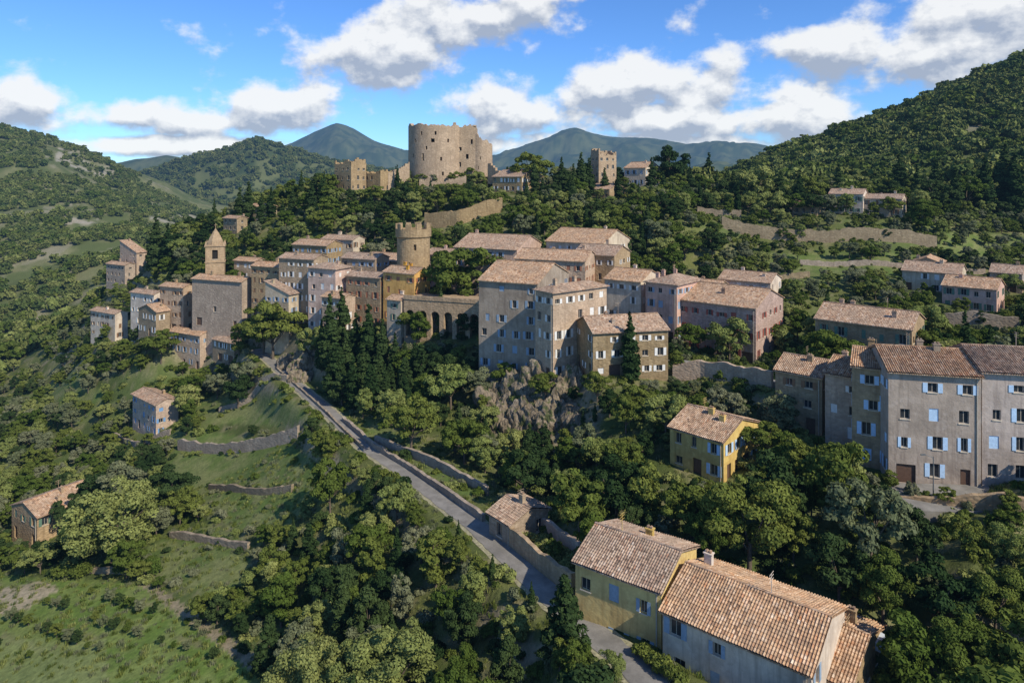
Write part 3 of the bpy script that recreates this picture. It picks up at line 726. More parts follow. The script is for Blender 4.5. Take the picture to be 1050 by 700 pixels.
swall('roadside_wall',[(352,122.5),(385,109),(418,101),(455,92.4),(496,83.4)],.8)
swall('roadside_wall',[(283,160),(310,143),(340,124),(372,109)],.5,.35)
swall('roadside_wall',[(515,79),(548,73),(588,66.5)],2.1,.5,'tan')
swall('garden_wall',[(548,82),(590,74),(606,70)],1.5,.45,'tan')
swall('retaining_wall',[(968,127),(1045,122)],2.6,show=True)
swall('retaining_wall',[(690,112),(720,110),(755,106),(792,101.5)],2.6,.6,'tan',show=True)
swall('lane_parapet',[(690,114.5),(740,109),(795,102)],.9,.4,'tan')
swall('retaining_wall',[(905,74.5),(960,72.3),(1060,69)],1.5,.6,'tan')
swall('garden_wall',[(55,103),(95,101),(132,99)],.7)
swall('garden_wall',[(820,180),(900,178),(1010,176)],1.3,show=True)
swall('garden_wall',[(700,165),(760,168),(830,170)],1.4)
swall('retaining_wall',[(115,168),(140,156),(175,152)],1.4)
mb=MB();zz=(YH-506)/F*74-.25
mb.box((xw(905,75),70.5,zz-2),(32,-1.2,0),(1,6.5,0),(0,0,2.1));mb.obj('pavement',[asph])
# ------------------------------------------------------------------ rocks
rockm,nt=newmat('limestone_rock');g=nd(nt,'ShaderNodeNewGeometry')
na=noise(nt,g.outputs['Position'],.5,6,.7);mp=nd(nt,'ShaderNodeMapping');mp.inputs['Scale'].default_value=(1.3,1.3,.5);lk(nt,g.outputs['Position'],mp.inputs[0])
nb=noise(nt,mp.outputs[0],.9,7,.75)
c=mixc(nt,mapr(nt,na,.35,.65,0,1),(.22,.17,.11),(.42,.335,.235));c=mixc(nt,mapr(nt,nb,.48,.62,0,.85),c,(.07,.06,.035))
c=mixc(nt,mapr(nt,noise(nt,g.outputs['Position'],.8,4,.6),.53,.61,0,.8),c,(.07,.10,.028))
finish(nt,bsdf(nt,c,.95,.1,nb,1.,.9))
import bmesh
from mathutils import noise as mn
def rockobj(px,d,sx,sy,sz,dz,seed):
    bm=bmesh.new();bmesh.ops.create_icosphere(bm,subdivisions=6,radius=1)
    for v in bm.verts:
        p=v.co.copy();w_=Vector((p.x*sx,p.y*sy,p.z*sz));q=Vector((w_.x,w_.y,w_.z*.45))*.30+Vector((seed*7.3,seed*3.1,0))
        f=mn.fractal(q,1,2,6);r=mn.ridged_multi_fractal(q*1.6,1,2.1,5,1,2);st=mn.noise(Vector((0,0,w_.z*.9+f*1.5)))*.12
        vo=mn.noise(q*6)*.10
        v.co=w_*(1+.42*f+.16*(r-1)+st+vo)
    me=bpy.data.meshes.new('rock_outcrop');bm.to_mesh(me);bm.free();me.materials.append(rockm)
    o=bpy.data.objects.new('rock_outcrop',me);col.objects.link(o);o.location=(xw(px,d),d,Hp(px,d)+dz);o.rotation_euler=(0,0,seed)
for i,(px,d,sx,sy,sz,dz) in enumerate([(508,120,4,3,4.8,-3.2),(532,118.5,4.6,3.1,5.6,-3.6),(558,116.5,4.6,3.1,5.6,-3.5),(584,114,4,3,5,-3.2),(516,114,3.5,2.7,4,-2.5),(542,112.5,3.8,2.8,4.4,-2.7),(568,111,3.5,2.7,4,-2.5),(592,108.5,2.8,2.2,3,-2),(300,162,4,3,4,-1.4),(322,157,5,3,4.4,-1.8),(310,152,3,3,3.4,-1.4),(270,181,4,3,5,-2.4),(375,160,5,3,4,-2)]): rockobj(px,d,sx,sy,sz,dz,i+1)
# ------------------------------------------------------------------ vegetation prototypes
LEAF=dict(mid=((.070,.108,.020),(.145,.168,.037)),light=((.175,.210,.058),(.245,.260,.082)),dark=((.022,.042,.014),(.050,.074,.024)),olive=((.135,.155,.075),(.195,.20,.11)),far=((.060,.090,.026),(.150,.162,.048)))
def leafmat(k):
    if ('l',k) in MC: return MC['l',k]
    m,nt=newmat('foliage_'+k);a,b=LEAF[k]
    oi=nd(nt,'ShaderNodeObjectInfo');at=nd(nt,'ShaderNodeAttribute',attribute_name='lr')
    c=mixc(nt,oi.outputs['Random'],a,b)
    hs=nd(nt,'ShaderNodeHueSaturation');lk(nt,c,hs.inputs['Color']);lk(nt,mapr(nt,at.outputs['Fac'],0,1,.5,1.5),hs.inputs['Value']);lk(nt,mapr(nt,at.outputs['Fac'],0,1,.515,.485),hs.inputs['Hue'])
    p=nd(nt,'ShaderNodeBsdfDiffuse');lk(nt,hs.outputs[0],p.inputs[0])
    tr=nd(nt,'ShaderNodeBsdfTranslucent');lk(nt,hs.outputs[0],tr.inputs[0])
    mx_=nd(nt,'ShaderNodeMixShader');mx_.inputs[0].default_value=.2;lk(nt,p.outputs[0],mx_.inputs[1]);lk(nt,tr.outputs[0],mx_.inputs[2])
    finish(nt,p.outputs[0] if k in('far','dark') else mx_.outputs[0]);MC['l',k]=m;return m
bark=plain('bark',(.13,.10,.07),.9,.3,6)
def leaves(cl,n,size,r,flat=0.0):
    w=cl[:,3]**2;w/=w.sum();ci=r.choice(len(cl),n,p=w);d=r.normal(size=(n,3));d/=np.linalg.norm(d,axis=1)[:,None]
    d[:,2]=np.where(d[:,2]<-.3,-d[:,2]*.6,d[:,2])
    rad=cl[ci,3]*(.6+.45*r.random(n)**.5)
    c=cl[ci,:3]+d*rad[:,None]*np.array([1,1,.8])
    nr=d*.9+r.normal(size=(n,3))*.4;nr[:,2]+=flat;nr/=np.linalg.norm(nr,axis=1)[:,None]
    t=np.cross(nr,r.normal(size=(n,3)));t/=np.linalg.norm(t,axis=1)[:,None];b=np.cross(nr,t)
    s=size*(.6+.8*r.random(n))[:,None]
    v=np.stack([c-t*s,c-b*s*.62,c+t*s,c+b*s*.62],1).reshape(-1,3)
    return v,np.arange(n*4).reshape(n,4),(.3*r.random(n)+.3*r.random(len(cl))[ci]+.2)
def tube(p0,p1,r0,r1,k=6):
    p0=np.array(p0,float);p1=np.array(p1,float);a=p1-p0;a/=np.linalg.norm(a);h=np.cross(a,[.3,.9,.2]);h/=np.linalg.norm(h);g=np.cross(a,h)
    an=np.linspace(0,2*math.pi,k,endpoint=False);c=np.cos(an)[:,None]*h+np.sin(an)[:,None]*g
    v=np.concatenate([p0+c*r0,p1+c*r1]);q=np.array([[i,(i+1)%k,k+(i+1)%k,k+i] for i in range(k)]);return v,q
def treemesh(name,kind,mat,seed,n=6000,size=.026):
    r=np.random.default_rng(seed);cl=[];tb=[]
    if kind in('round','oval','spread','dense'):
        R_={'round':(.40,.40,.36,.60),'oval':(.28,.28,.43,.56),'spread':(.50,.46,.28,.66),'dense':(.46,.46,.40,.55)}[kind]
        tb.append(tube((0,0,-.12),(.01,0,.35),.028,.018))
        k=46 if kind!='dense' else 80
        for i in range(k):
            d=r.normal(size=3);d/=np.linalg.norm(d);q=.35+.68*r.random()**.6
            if kind=='dense': q=.55+.38*r.random()
            p=np.array([d[0]*R_[0]*q,d[1]*R_[1]*q,R_[3]+d[2]*R_[2]*q]);
            if p[2]<.2: p[2]=.2+r.random()*.15
            cl.append((*p,r.uniform(.05,.14) if kind!='dense' else r.uniform(.08,.12)))
            if i%6==0: tb.append(tube((.01,0,r.uniform(.22,.35)),p,.012,.004,4))
    elif kind=='cypress':
        tb.append(tube((0,0,-.1),(0,0,.5),.02,.01))
        for i in range(46):
            z=.05+.93*i/46;w=.088*math.sin(math.pi*min(1,(z*.95+.12))**.75)**.7 if z<.97 else .02
            w=max(w*(1-.55*max(0,z-.6)/.4),.012);a=r.uniform(0,6.28);cl.append((math.cos(a)*w*.45,math.sin(a)*w*.45,z,w*.75+.006))
    elif kind=='conifer':
        tb.append(tube((0,0,-.1),(0,0,.9),.022,.006))
        for i in range(90):
            z=.08+.9*(i/90)**.85;w=.25*(1-z)**.75+.01;a=r.uniform(0,6.28);q=r.uniform(.3,.95);cl.append((math.cos(a)*w*q,math.sin(a)*w*q,z-.03*q,.03+.05*(1-z)))
    elif kind=='shrub':
        for i in range(14):
            a=r.uniform(0,6.28);q=r.random()**.5*.42;cl.append((math.cos(a)*q,math.sin(a)*q,r.uniform(.15,.6)*(1-q*.6),r.uniform(.16,.28)))
    elif kind=='grass':
        n_=n;c=np.stack([r.normal(size=n_)*.45,r.normal(size=n_)*.45,np.zeros(n_)],1);a=r.uniform(0,6.28,n_);h=r.uniform(.3,1,n_)
        t=np.stack([np.cos(a),np.sin(a),np.zeros(n_)],1)*.07;u=np.stack([np.cos(a+1.3)*.35*h,np.sin(a+1.3)*.35*h,h],1)
        v=np.stack([c-t,c+t,c+u*1.+t*.3,c+u-t*.3],1).reshape(-1,3)
        return fastmesh(name,v,np.arange(n_*4).reshape(n_,4),[leafmat(mat)],fattr=r.random(n_))
    cl=np.array(cl);v,q,a=leaves(cl,n,size,r)
    vs=[v];qs=[q];mi=[np.zeros(len(q))];at=[a];o=len(v)
    for tv,tq in tb: vs.append(tv);qs.append(tq+o);mi.append(np.ones(len(tq)));at.append(np.zeros(len(tq)));o+=len(tv)
    return fastmesh(name,np.concatenate(vs),np.concatenate(qs),[leafmat(mat),bark],np.concatenate(mi),np.concatenate(at))
PM={}
for m_ in('mid','light','dark','olive'):
    for j,kd in enumerate(('round','oval','spread')):
        PM['broad',m_,j]=treemesh('broadleaf_%s_%s'%(kd,m_),kd,m_,10+j+len(PM),5600,.026)
PM['big',0]=treemesh('broadleaf_large','round','mid',91,15000,.016);PM['big',1]=treemesh('broadleaf_large_pale','round','light',92,15000,.016)
PM['plane',0]=treemesh('plane_tree_round','dense','light',93,16000,.016)
PM['cyp',0]=treemesh('cypress_a','cypress','dark',31,3600,.02);PM['cyp',1]=treemesh('cypress_b','cypress','dark',32,3600,.02)
PM['con',0]=treemesh('conifer_a','conifer','dark',33,5000,.023);PM['con',1]=treemesh('conifer_b','conifer','dark',34,5000,.023)
def addobj(name,mesh,px,d,h,wid=1.,z=None,sink=.0):
    o=bpy.data.objects.new(name,mesh);col.objects.link(o);o.location=(xw(px,d),d,(Hp(px,d) if z is None else z)-sink)
    o.scale=(h*wid,h*wid,h);o.rotation_euler=(0,0,random.uniform(0,6.28));return o
placed=[]
def hero(kind,px,pbase,ptop,d,wid=1.,mat='mid',name=None,j=None):
    z=Hp(px,d);ztop=(YH-ptop)/F*d;h=max(3,ztop-z)
    if kind=='b':
        j=random.randrange(3) if j is None else j;mesh=PM['broad',mat,j]
        if d<70 and j==0 and mat in('mid','light'): mesh=PM['big',0 if mat=='mid' else 1]
        if name=='plane_tree': mesh=PM['plane',0]
        o=addobj(name or 'broadleaf_tree',mesh,px,d,h,wid,z)
    elif kind=='c': o=addobj(name or 'cypress_tree',PM['cyp',random.randrange(2)],px,d,h,wid,z)
    else: o=addobj(name or 'conifer_tree',PM['con',random.randrange(2)],px,d,h,wid,z)
    placed.append((xw(px,d),d,h*.33*wid if kind=='b' else h*.1))
hero('b',114,565,490,103,1.08,'light','plane_tree',0)
hero('b',768,605,486,67,1.05,'mid','oak_tree',0)
hero('b',730,600,512,68,.85,'mid',None,0)
hero('b',862,550,450,72,.9,'mid',None,0);hero('b',898,560,492,69,.8,'dark',None,2)
hero('b',832,560,482,74,.8,'mid',None,1);hero('b',940,600,525,65,.9,'dark',None,0);hero('b',990,600,528,64,.9,'mid',None,2)
hero('b',1035,600,535,63,1.,'light',None,0);hero('b',905,640,565,60,.95,'mid',None,0);hero('b',960,660,575,59,1.,'dark',None,2);hero('b',1020,670,580,58,1.,'mid',None,0)
hero('b',930,720,632,54.5,1.,'mid',None,1);hero('b',985,720,627,54.5,1.1,'mid',None,0);hero('b',1040,720,632,54,1.,'mid',None,2);hero('b',860,600,548,62,.9,'dark',None,0)
hero('k',579,705,588,57.5,1.2);hero('b',318,725,650,62,1.,'light',None,0);hero('b',402,725,643,60,1.25,'light',None,0);hero('b',625,730,668,53,1.,'light',None,0)
hero('b',360,725,655,61,1.,'light',None,0);hero('b',475,720,665,58,.9,'mid',None,0);hero('b',520,720,655,57,.8,'dark',None,1)
for px,pt,d,w in((338,300,148,1.3),(350,292,152,1.3),(365,318,146,1.4),(378,310,143,1.4),(392,325,141,1.3),(330,325,150,1.2),(355,340,139,1.4),(405,340,139,1.4),(372,350,134,1.4),(345,350,137,1.4),(388,352,133,1.4),(425,350,134,1.4),(362,362,129,1.4),(462,355,137,1.3),(500,395,119,1.2),(448,398,120,1.2),(470,410,114,1.2),(415,400,122,1.2),(610,412,103,1.2),(640,405,103,1.2),(505,600,70,1.2),(470,570,78,1.1),(545,640,64,1.2),(598,420,104,1.3),(655,420,99,1.3),(485,420,113,1.3),(432,378,127,1.4),(395,372,129,1.4)): hero('c',px,0,pt,d,w)
for px,pt,d in((432,352,131),(415,365,128),(452,356,136),(400,372,134),(470,356,137),(490,364,131),(440,385,120),(345,350,136),(415,385,121),(380,372,126)): hero('k',px,0,pt,d,1.1)
hero('b',475,300,250,160,1.2,'mid',None,0);hero('b',446,0,360,133,1.,'dark',None,0);hero('b',482,0,368,130,1.,'dark',None,0)
for px,pt,d in((255,190,238),(548,168,235),(596,160,236),(604,166,238),(588,172,234),(668,165,245),(727,160,262),(1031,148,240),(922,160,245),(560,200,215),(612,205,205),(640,210,200),(320,190,225),(160,225,240),(172,232,238),(290,210,225),(668,190,215),(655,192,212),(576,165,238),(690,192,212),(800,178,230),(820,182,225),(980,175,230),(1010,165,235),(500,205,212),(530,200,214),(345,202,222),(246,196,238),(268,202,232),(330,186,230),(540,190,222),(574,192,220),(708,176,240),(940,172,240),(1040,160,236),(380,200,222),(405,206,215),(752,178,240),(620,176,240),(634,180,238),(556,186,226),(585,184,226),(278,196,236),(300,196,232),(680,180,232),(772,186,230),(860,172,250),(960,165,248)): hero('c',px,0,pt-5,d,1.5)
for px,pt,d,w,mt in((545,156,244,1.1,'mid'),(690,150,255,.9,'dark'),(775,168,232,1.,'light'),(335,188,232,1.1,'mid'),(312,198,228,1.1,'mid'),(385,190,228,1.2,'mid'),(405,193,226,1.1,'dark'),(425,196,222,1.,'light'),(360,198,226,1.2,'dark'),(470,190,228,1.,'mid'),(495,190,226,1.,'dark'),(650,188,228,1.1,'mid'),(700,190,222,1.1,'dark'),(625,200,212,1.1,'light'),(945,205,200,1.2,'mid'),(960,185,225,1.1,'dark'),(990,180,235,1.1,'mid'),(745,185,235,1.1,'dark'),(830,180,235,1.,'mid')): hero('b',px,0,pt,d,w,mt)
for px,pt,d,w,mt in((612,446,93,1.2,'light'),(640,448,91,1.2,'mid'),(668,450,92,1.0,'dark'),(594,458,95,.9,'mid'),(625,400,102,1.2,'dark'),(655,395,101,1.3,'mid'),(688,402,100,1.2,'mid'),(720,402,98,1.1,'mid'),(765,402,98,.9,'dark'),(630,490,84,1.1,'light'),(665,497,82,1.1,'dark'),(702,240,175,1.2,'mid'),(730,235,178,1.2,'dark'),(690,250,168,1.1,'mid'),(494,405,117,.9,'mid'),(522,440,105,.9,'light'),(552,438,105,.9,'dark'),(580,440,103,.9,'mid'),(588,405,110,.8,'dark')): hero('b',px,0,pt,d,w,mt)
for px,pt,d,w,mt in((280,308,168,1.,'mid'),(270,320,172,1.,'mid'),(318,335,156,.8,'light'),(245,332,174,.9,'mid'),(165,338,186,1.,'mid'),(150,345,188,1.,'dark')): hero('b',px,0,pt,d,w,mt)
# ------------------------------------------------------------------ scatter
fr=[(np.array([c,d]),np.array(dl),np.array(dr),L,R) for c,d,dl,dr,L,R in FOOT]
def infoot(x,d,m):
    r=np.zeros(len(x),bool)
    for c,dl,dr,L,R in fr:
        q=np.stack([x,d],1)-c;a=q@dl;b=q@dr;r|=(a>-m)&(a<L+m)&(b>-m)&(b<R+m)
    return r
def roadd(x,d):
    D=np.full(len(x),1e9)
    for L_ in(RL,RL2): D=np.minimum(D,np.sqrt(((x[:,None]-L_[None,:,0])**2+(d[:,None]-L_[None,:,1])**2).min(1)))
    return D
def sample(n,d0,d1,u0,u1):
    d=np.sqrt(rng.uniform(d0*d0,d1*d1,n));u=rng.uniform(u0,u1,n);x=u*d
    z=H(x,d);return x,d,z,x/d*F+CX,YH-z/d*F
def occl(px,py,d,h,r):
    x0=int(max(0,px-r*F/d*.85));x1=int(min(1049,px+r*F/d*.85));y0=int(max(0,py-h*F/d));y1=int(min(699,py))
    if x1<=x0 or y1<=y0: return 0
    k=keep[y0:y1,x0:x1];k2=keep2[y0:y1,x0:x1];return max((k>d+.6).mean()/.03,(k2>d+1).mean()/.25)
x,d,z,px,py=sample(11500,46,275,-.95,.95)
ok=~infoot(x,d,1.6)&(roadd(x,d)>2.8)&~inpoly(px,py,LAWN)
den=np.full(len(x),.9)
for p_ in(TERR,TERR3): den[inpoly(px,py,p_)]=.13
den[inpoly(px,py,GR)]=.12;den[inpoly(px,py,TR2)]=.25;den[inpoly(px,py,FLD)]=.25;den[inpoly(px,py,FLD2)]=.4;den[inpoly(px,py,LFT)]=.4
den[(px>690)&(py>225)&(py<335)]*=.7
den[(px<190)&(py>340)&(py<520)]*=.8
den[fbm(x/22,d/22,5)>.59]*=.3
den[inpoly(px,py,CLIFF)]=.08
ok&=rng.random(len(x))<den
grid={}
for (a,b,r_) in placed: grid.setdefault((int(a//8),int(b//8)),[]).append((a,b,r_))
nnear=0;massT={}
for i in np.nonzero(ok)[0]:
    small=(px[i]>690 and 225<py[i]<335) or (px[i]<190 and 300<py[i]<520) or inpoly(np.array(px[i]),np.array(py[i]),TERR)
    h=random.uniform(3.0,5.4) if small else random.uniform(4.0,9.2)
    if d[i]<75 and px[i]>700: h+=1.5
    if py[i]>560 and px[i]<560: h=random.uniform(2.8,6.2)
    o_=1
    for f in(1,.7,.45,.3):
        if occl(px[i],py[i],d[i],h*f,h*f*.4)<1: o_=0;h*=f;break
    if o_ or h<1.5: continue
    rr=h*.30;gx_,gy_=int(x[i]//8),int(d[i]//8);bad=False
    for a in(-1,0,1):
        for b in(-1,0,1):
            for (q1,q2,q3) in grid.get((gx_+a,gy_+b),()):
                if (q1-x[i])**2+(q2-d[i])**2<(rr+q3)**2*.72: bad=True
    if bad: continue
    grid.setdefault((gx_,gy_),[]).append((x[i],d[i],rr))
    t=random.random()
    cyp=.16 if (py[i]<270 and 230<px[i]<760) else .09
    if t<cyp and not small and h>4: key=('cyp',random.randrange(2));nm='cypress_tree';h*=1.35
    elif t<cyp+.04 and not small and h>4: key=('con',random.randrange(2));nm='conifer_tree'
    else:
        mt=random.choices(['mid','light','dark','olive'],[.46,.24,.19,.11] if not small else [.33,.25,.12,.3])[0];key=('broad',mt,random.randrange(3));nm='broadleaf_tree'
    if d[i]<135:
        o=bpy.data.objects.new(nm,PM[key]);col.objects.link(o);o.location=(x[i],d[i],z[i]-.1);w=random.uniform(.85,1.2) if nm[0]=='b' else 1.25;o.scale=(h*w,h*w*random.uniform(.9,1.1),h);o.rotation_euler=(random.uniform(-.06,.06),random.uniform(-.06,.06),random.uniform(0,6.28));nnear+=1
    else: massT.setdefault(key,[]).append((x[i],d[i],z[i]-.1,h))
def instancer(name,mesh,P4):
    P4=np.array(P4);n=len(P4)
    if not n: return
    a=rng.uniform(0,6.28,n);s=P4[:,3]
    v=[]
    for k in range(4):
        t=a+k*math.pi/2+math.pi/4;v.append(np.stack([P4[:,0]+np.cos(t)*s*.7071,P4[:,1]+np.sin(t)*s*.7071,P4[:,2]],1))
    me=fastmesh(name,np.stack(v,1).reshape(-1,3),np.arange(n*4).reshape(n,4),[])
    o=bpy.data.objects.new(name,me);col.objects.link(o);o.instance_type='FACES';o.use_instance_faces_scale=True;o.instance_faces_scale=1
    o.show_instancer_for_render=False;o.show_instancer_for_viewport=False
    c=bpy.data.objects.new('plant',mesh);col.objects.link(c);c.parent=o
for key,l in massT.items(): instancer('woodland',PM[key],l)
# shrubs
x,d,z,px,py=sample(11500,44,270,-.95,.95)
ok=~infoot(x,d,.5)&(roadd(x,d)>2.2)&~inpoly(px,py,LAWN)
op=inpoly(px,py,TERR)|inpoly(px,py,GR)|inpoly(px,py,FLD)|inpoly(px,py,TR2)|inpoly(px,py,FLD2)|inpoly(px,py,TERR3)|inpoly(px,py,LFT)
dn=np.where(op,.34,.95);dn=np.where(fbm(x/12,d/12,6)>.58,dn*.5,dn);dn=np.where(inpoly(px,py,CLIFF),.5,dn)
ok&=rng.random(len(x))<dn
ks=[treemesh('shrub_'+m_,'shrub',m_,50+i,900,.072) for i,m_ in enumerate(('mid','dark','olive','light'))]
w=rng.choice(4,len(x),p=[.40,.16,.22,.22]);s=rng.uniform(.7,2.4,len(x))*np.where(op,.7,1)
for j in range(4):
    m=ok&(w==j);instancer('shrubs',ks[j],np.stack([x[m],d[m],z[m]-.1,s[m]],1))
WP=np.array(WALLPTS);WP=WP[~infoot(WP[:,0],WP[:,1],.4)];WP=WP[roadd(WP[:,0],WP[:,1])>1.9];WP[:,2]=H(WP[:,0],WP[:,1])-.05
for j in range(4): instancer('wall_shrubs',ks[j],WP[j::4])
# orchard rows in the plot: small round trees planted in straight lines
ov=[]
for b_ in range(-20,30):
    for a_ in range(-40,40):
        xx=-50+a_*2.4*ey+b_*3.3*ex;dd=86-a_*2.4*ex+b_*3.3*ey
        ov.append((xx+random.uniform(-.2,.2),dd+random.uniform(-.2,.2)))
ov=np.array(ov);ov=ov[(ov[:,1]>68)&(ov[:,1]<112)&(np.abs(ov[:,0]/ov[:,1])<.95)];zz_=H(ov[:,0],ov[:,1]);ppx=ov[:,0]/ov[:,1]*F+CX;ppy=YH-zz_/ov[:,1]*F
mm=inpoly(ppx,ppy,LAWN)&~inpoly(ppx,ppy,DIRT)&~inpoly(ppx,ppy,PATH)&(ppy<676)&(rng.random(len(ov))<.8)&(ppy>604)
oq=np.stack([ov[mm,0],ov[mm,1],zz_[mm]-.05,rng.uniform(.9,1.9,mm.sum())],1);print('orchard',len(oq))
instancer('orchard_rows',PM['broad','mid',0],oq[::3]);instancer('orchard_rows',PM['broad','olive',0],oq[1::3]);instancer('orchard_rows',PM['broad','dark',0],oq[2::3])
x,d,z,px,py=sample(9000,50,125,-.85,.85)
ok=~infoot(x,d,.2)&(roadd(x,d)>2.0)
gk=[treemesh('grass_tuft_'+m_,'grass',m_,60,50,.1) for m_ in('mid','light','olive')]
w=rng.choice(3,len(x),p=[.3,.45,.25]);s=rng.uniform(.2,.55,len(x))
for j in range(3):
    m=ok&(w==j);instancer('grass',gk[j],np.stack([x[m],d[m],z[m]-.02,s[m]],1))
# hills
fk=[treemesh('hill_tree_%d'%i,k,m_,70+i,330,.105) for i,(k,m_) in enumerate((('round','far'),('oval','far'),('spread','mid'),('round','light')))]
def hills(n,d0,d1,u0,u1,h0,h1,thr,pw):
    x,d,z,px,py=sample(n,d0,d1,u0,u1)
    ok=(fbm(x/38,d/38,7)<thr)
    for p in ROCKH: ok&=~(inpoly(px,py,p)&(rng.random(len(x))<.65))
    w=rng.choice(4,len(x),p=pw);s=rng.uniform(h0,h1,len(x))*np.where(rng.random(len(x))<.15,1.35,1)
    for j in range(4):
        m=ok&(w==j);instancer('hillside_forest',fk[j],np.stack([x[m],d[m],z[m]-s[m]*.22,s[m]],1))
hills(17500,270,1160,-1.05,-.33,4.0,9.0,.56,[.34,.34,.2,.12])
hills(7500,262,640,.22,1.05,5.5,10.5,.66,[.37,.35,.2,.08])
hills(1500,270,420,-.33,.25,5,8,.7,[.4,.3,.2,.1])
hills(8000,1300,2150,-.75,.05,9,17,.62,[.5,.5,0,0])
# hedges
def hedge(px0,d0,px1,d1,h,w,mat='dark'):
    a=np.array([xw(px0,d0),d0]);b=np.array([xw(px1,d1),d1]);n=int(np.linalg.norm(b-a)/.5)+2
    cl=[];zz=[Hp(px0,d0),Hp(px1,d1)]
    for i in range(n):
        t=i/(n-1);p=a*(1-t)+b*t
        for k in range(3): cl.append((p[0]+random.uniform(-w,w)*.35,p[1]+random.uniform(-w,w)*.35,zz[0]*(1-t)+zz[1]*t+h*random.uniform(.25,.75),random.uniform(.3,.42)*h))
    cl=np.array(cl);v,q,at_=leaves(cl,n*260,.14,rng);me=fastmesh('hedge',v,q,[leafmat(mat)],fattr=at_);o=bpy.data.objects.new('hedge',me);col.objects.link(o)
hedge(62,101,88,100,2.0,2,'mid');hedge(124,99.5,160,98,2.2,3,'mid');hedge(590,68,600,66,1.4,1,'mid');hedge(655,57,700,52.5,1.3,1,'mid')
hedge(545,77.5,592,70,1.5,3.4,'light')
# ------------------------------------------------------------------ car
def car(px,d,z,rz,colr):
    root=empty('parked_car',(xw(px,d),d,z),rz);mb=MB()
    prof=[(-2.1,.35),(-2.15,.75),(-1.9,.98),(-1.35,1.03),(-.85,1.45),(.75,1.5),(1.5,1.08),(2.05,.95),(2.12,.35)]
    def sec(y,ins): return [(a,y*(1-(ins if b>1.1 else 0)),b) for a,b in prof]
    A_=sec(-.85,.16);B_=sec(.85,.16)
    n=len(prof)
    for i in range(n):
        j=(i+1)%n;g_=1 if i in(3,5) else 0;mb.add([A_[j],A_[i],B_[i],B_[j]],g_)
    mb.add(A_,0);mb.add(B_[::-1],0)
    for y in(-1,1):
        q=[(-1.2,1.06),(-.8,1.4),(.7,1.44),(1.3,1.1)];mb.add([(a,y*(.862-.13*(b-1.06)/.4),b) for a,b in (q if y<0 else q[::-1])],1)
        for cx_ in(-1.3,1.35):
            an=[2*math.pi*i/14 for i in range(14)];o_=[(cx_+.33*math.cos(t),y*.88,.33+.33*math.sin(t)) for t in an];i_=[(cx_+.33*math.cos(t),y*.66,.33+.33*math.sin(t)) for t in an]
            mb.add(o_,2)
            for k in range(14): mb.add([o_[k],o_[(k+1)%14],i_[(k+1)%14],i_[k]],2)
            mb.add([(cx_+.19*math.cos(t),y*.884,.33+.19*math.sin(t)) for t in an],3)
    mb.obj('body_and_wheels',[plain('car_paint_%s'%colr[0],colr,.25,.03,1,.5),glass,plain('tyre',(.02,.02,.02),.8),plain('hubcap',(.45,.45,.46),.35)],root)
zc=Hp(882,59);car(882,59,zc+.05,2.2,(.55,.60,.66))
for px,d in ((957,73.5),(640,63)):
    root=empty('street_lamp',(xw(px,d),d,Hp(px,d)));mb=MB()
    v,q=tube((0,0,-.5),(0,0,5.5),.07,.045,8)
    for f in q: mb.add([tuple(v[i]) for i in f])
    v,q=tube((0,0,5.4),(-.9,0,5.75),.035,.03,6)
    for f in q: mb.add([tuple(v[i]) for i in f])
    mb.box((-1.35,-.1,5.68),(.5,0,.03),(0,.2,0),(0,0,.1));mb.obj('pole_and_head',[plain('lamp_metal',(.12,.13,.13),.5)],root)
# ------------------------------------------------------------------ world
w=bpy.data.worlds.new('World');scene.world=w;w.use_nodes=True;nt=w.node_tree
for n in list(nt.nodes): nt.nodes.remove(n)
sky=nd(nt,'ShaderNodeTexSky');sky.sky_type='NISHITA';sky.sun_disc=False
sky.sun_elevation=math.asin(SUN.z);sky.sun_rotation=math.atan2(SUN.x,SUN.y);sky.altitude=600;sky.air_density=1.;sky.dust_density=.3;sky.ozone_density=3.5
grp=bpy.data.node_groups.new('cloud_density','ShaderNodeTree')
grp.interface.new_socket('Vector',in_out='INPUT',socket_type='NodeSocketVector');grp.interface.new_socket('D',in_out='OUTPUT',socket_type='NodeSocketFloat')
gi=nd(grp,'NodeGroupInput');gout=nd(grp,'NodeGroupOutput')
BL=[(410,50,150,62,25),(510,18,120,48,8),(300,105,105,34,12),(515,112,90,42,0),(640,88,95,52,5),(730,92,120,50,0),(690,122,170,34,0),(870,52,90,36,0),(965,48,150,52,8),(1020,15,130,46,0),(15,103,60,28,0),(130,120,110,22,5),(185,122,75,22,0),(170,150,130,16,0),(640,148,220,22,0),(810,122,110,34,0),(-150,60,120,50,0),(1250,60,160,60,0)]
acc=None
for (bx,by,rx,ry,ro) in BL:
    u=(bx-CX)/F;v=(YH-by)/F;az=math.atan(u);el=math.atan(v/math.sqrt(1+u*u))
    mp=nd(grp,'ShaderNodeMapping');mp.vector_type='TEXTURE';mp.inputs['Location'].default_value=(az,el,0);mp.inputs['Rotation'].default_value=(0,0,math.radians(ro));mp.inputs['Scale'].default_value=(rx/F,ry/F,1)
    lk(grp,gi.outputs[0],mp.inputs[0]);gr=nd(grp,'ShaderNodeTexGradient',gradient_type='SPHERICAL');lk(grp,mp.outputs[0],gr.inputs[0])
    acc=gr.outputs['Fac'] if acc is None else mth(grp,'MAXIMUM',acc,gr.outputs['Fac'])
mp=nd(grp,'ShaderNodeMapping');mp.inputs['Scale'].default_value=(1,1.3,1);mp.inputs['Location'].default_value=(3.3,1.7,0);lk(grp,gi.outputs[0],mp.inputs[0])
na=noise(grp,mp.outputs[0],12,7,.56);nb=noise(grp,mp.outputs[0],5,2,.5)
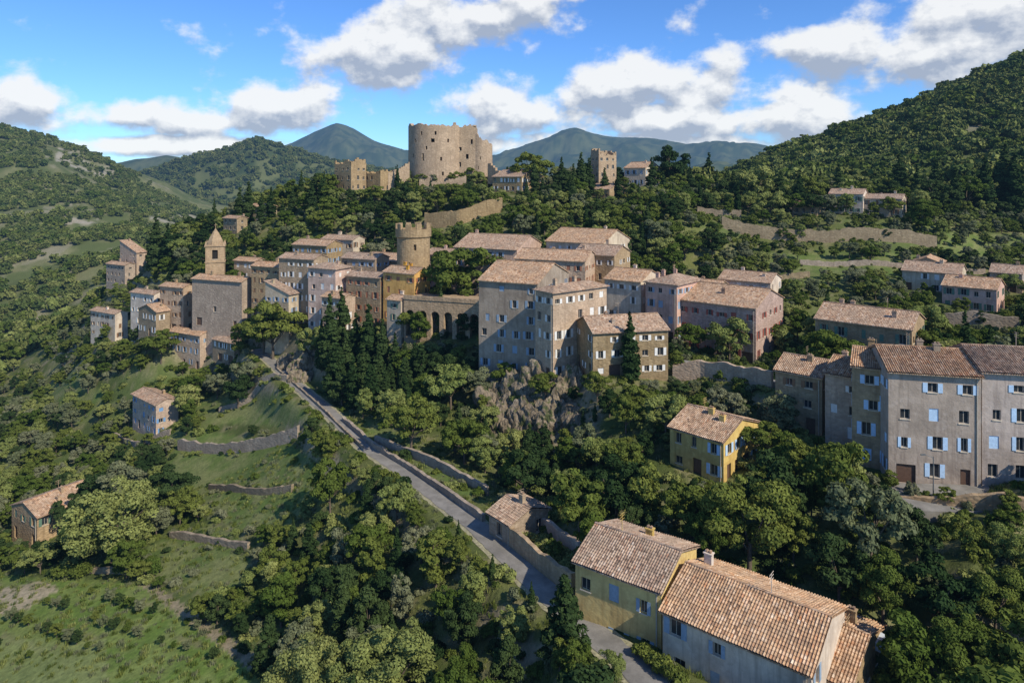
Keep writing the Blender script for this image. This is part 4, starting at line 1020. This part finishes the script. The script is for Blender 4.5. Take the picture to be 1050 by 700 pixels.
Dn=mth(grp,'ADD',mth(grp,'MULTIPLY',acc,.88),mth(grp,'ADD',mth(grp,'MULTIPLY',mth(grp,'SUBTRACT',na,.5),1.9),mth(grp,'MULTIPLY',mth(grp,'SUBTRACT',nb,.5),.9)))
lk(grp,Dn,gout.inputs[0])
tc=nd(nt,'ShaderNodeTexCoord');sp=nd(nt,'ShaderNodeSeparateXYZ');lk(nt,tc.outputs['Generated'],sp.inputs[0])
az=mth(nt,'ARCTAN2',sp.outputs[0],sp.outputs[1]);el=mth(nt,'ARCSINE',sp.outputs[2])
cb=nd(nt,'ShaderNodeCombineXYZ');lk(nt,az,cb.inputs[0]);lk(nt,el,cb.inputs[1])
g1=nd(nt,'ShaderNodeGroup');g1.node_tree=grp;lk(nt,cb.outputs[0],g1.inputs[0])
va=nd(nt,'ShaderNodeVectorMath',operation='ADD');lk(nt,cb.outputs[0],va.inputs[0]);va.inputs[1].default_value=(.004,.018,0)
g2=nd(nt,'ShaderNodeGroup');g2.node_tree=grp;lk(nt,va.outputs[0],g2.inputs[0])
mr=nd(nt,'ShaderNodeMapRange',interpolation_type='SMOOTHSTEP');lk(nt,g1.outputs[0],mr.inputs[0]);mr.inputs[1].default_value=.12;mr.inputs[2].default_value=.52
df=mth(nt,'SUBTRACT',g1.outputs[0],mth(nt,'MULTIPLY',g2.outputs[0],1.1))
sh_=mapr(nt,df,-.28,.13,0,1)
cc=mixc(nt,sh_,(3.0,3.5,4.4),(7.1,7.2,7.25))  # cloud shading painted in: pale tops, grey-blue undersides from the offset density
tint=mixc(nt,1.0,sky.outputs[0],(.60,.92,1.34),'MULTIPLY')
fin=mixc(nt,mth(nt,'MULTIPLY',mr.outputs[0],.95),tint,cc)
bg=nd(nt,'ShaderNodeBackground');bg.inputs[1].default_value=.13;lk(nt,fin,bg.inputs[0]);wo=nd(nt,'ShaderNodeOutputWorld');lk(nt,bg.outputs[0],wo.inputs[0])
sl=bpy.data.lights.new('sun','SUN');sl.energy=5.0;sl.angle=math.radians(.5);sl.color=(1,.93,.80);so=bpy.data.objects.new('sun',sl);col.objects.link(so)
so.rotation_euler=SUN.to_track_quat('Z','Y').to_euler()
cd=bpy.data.cameras.new('camera');cd.lens=24;cd.sensor_width=36;cd.shift_y=-(350-YH)/1050;cd.clip_end=40000;cd.clip_start=1
co_=bpy.data.objects.new('camera',cd);co_.rotation_euler=(math.pi/2,0,0);col.objects.link(co_);scene.camera=co_
scene.view_settings.view_transform='Standard';scene.view_settings.look='None';scene.view_settings.exposure=0
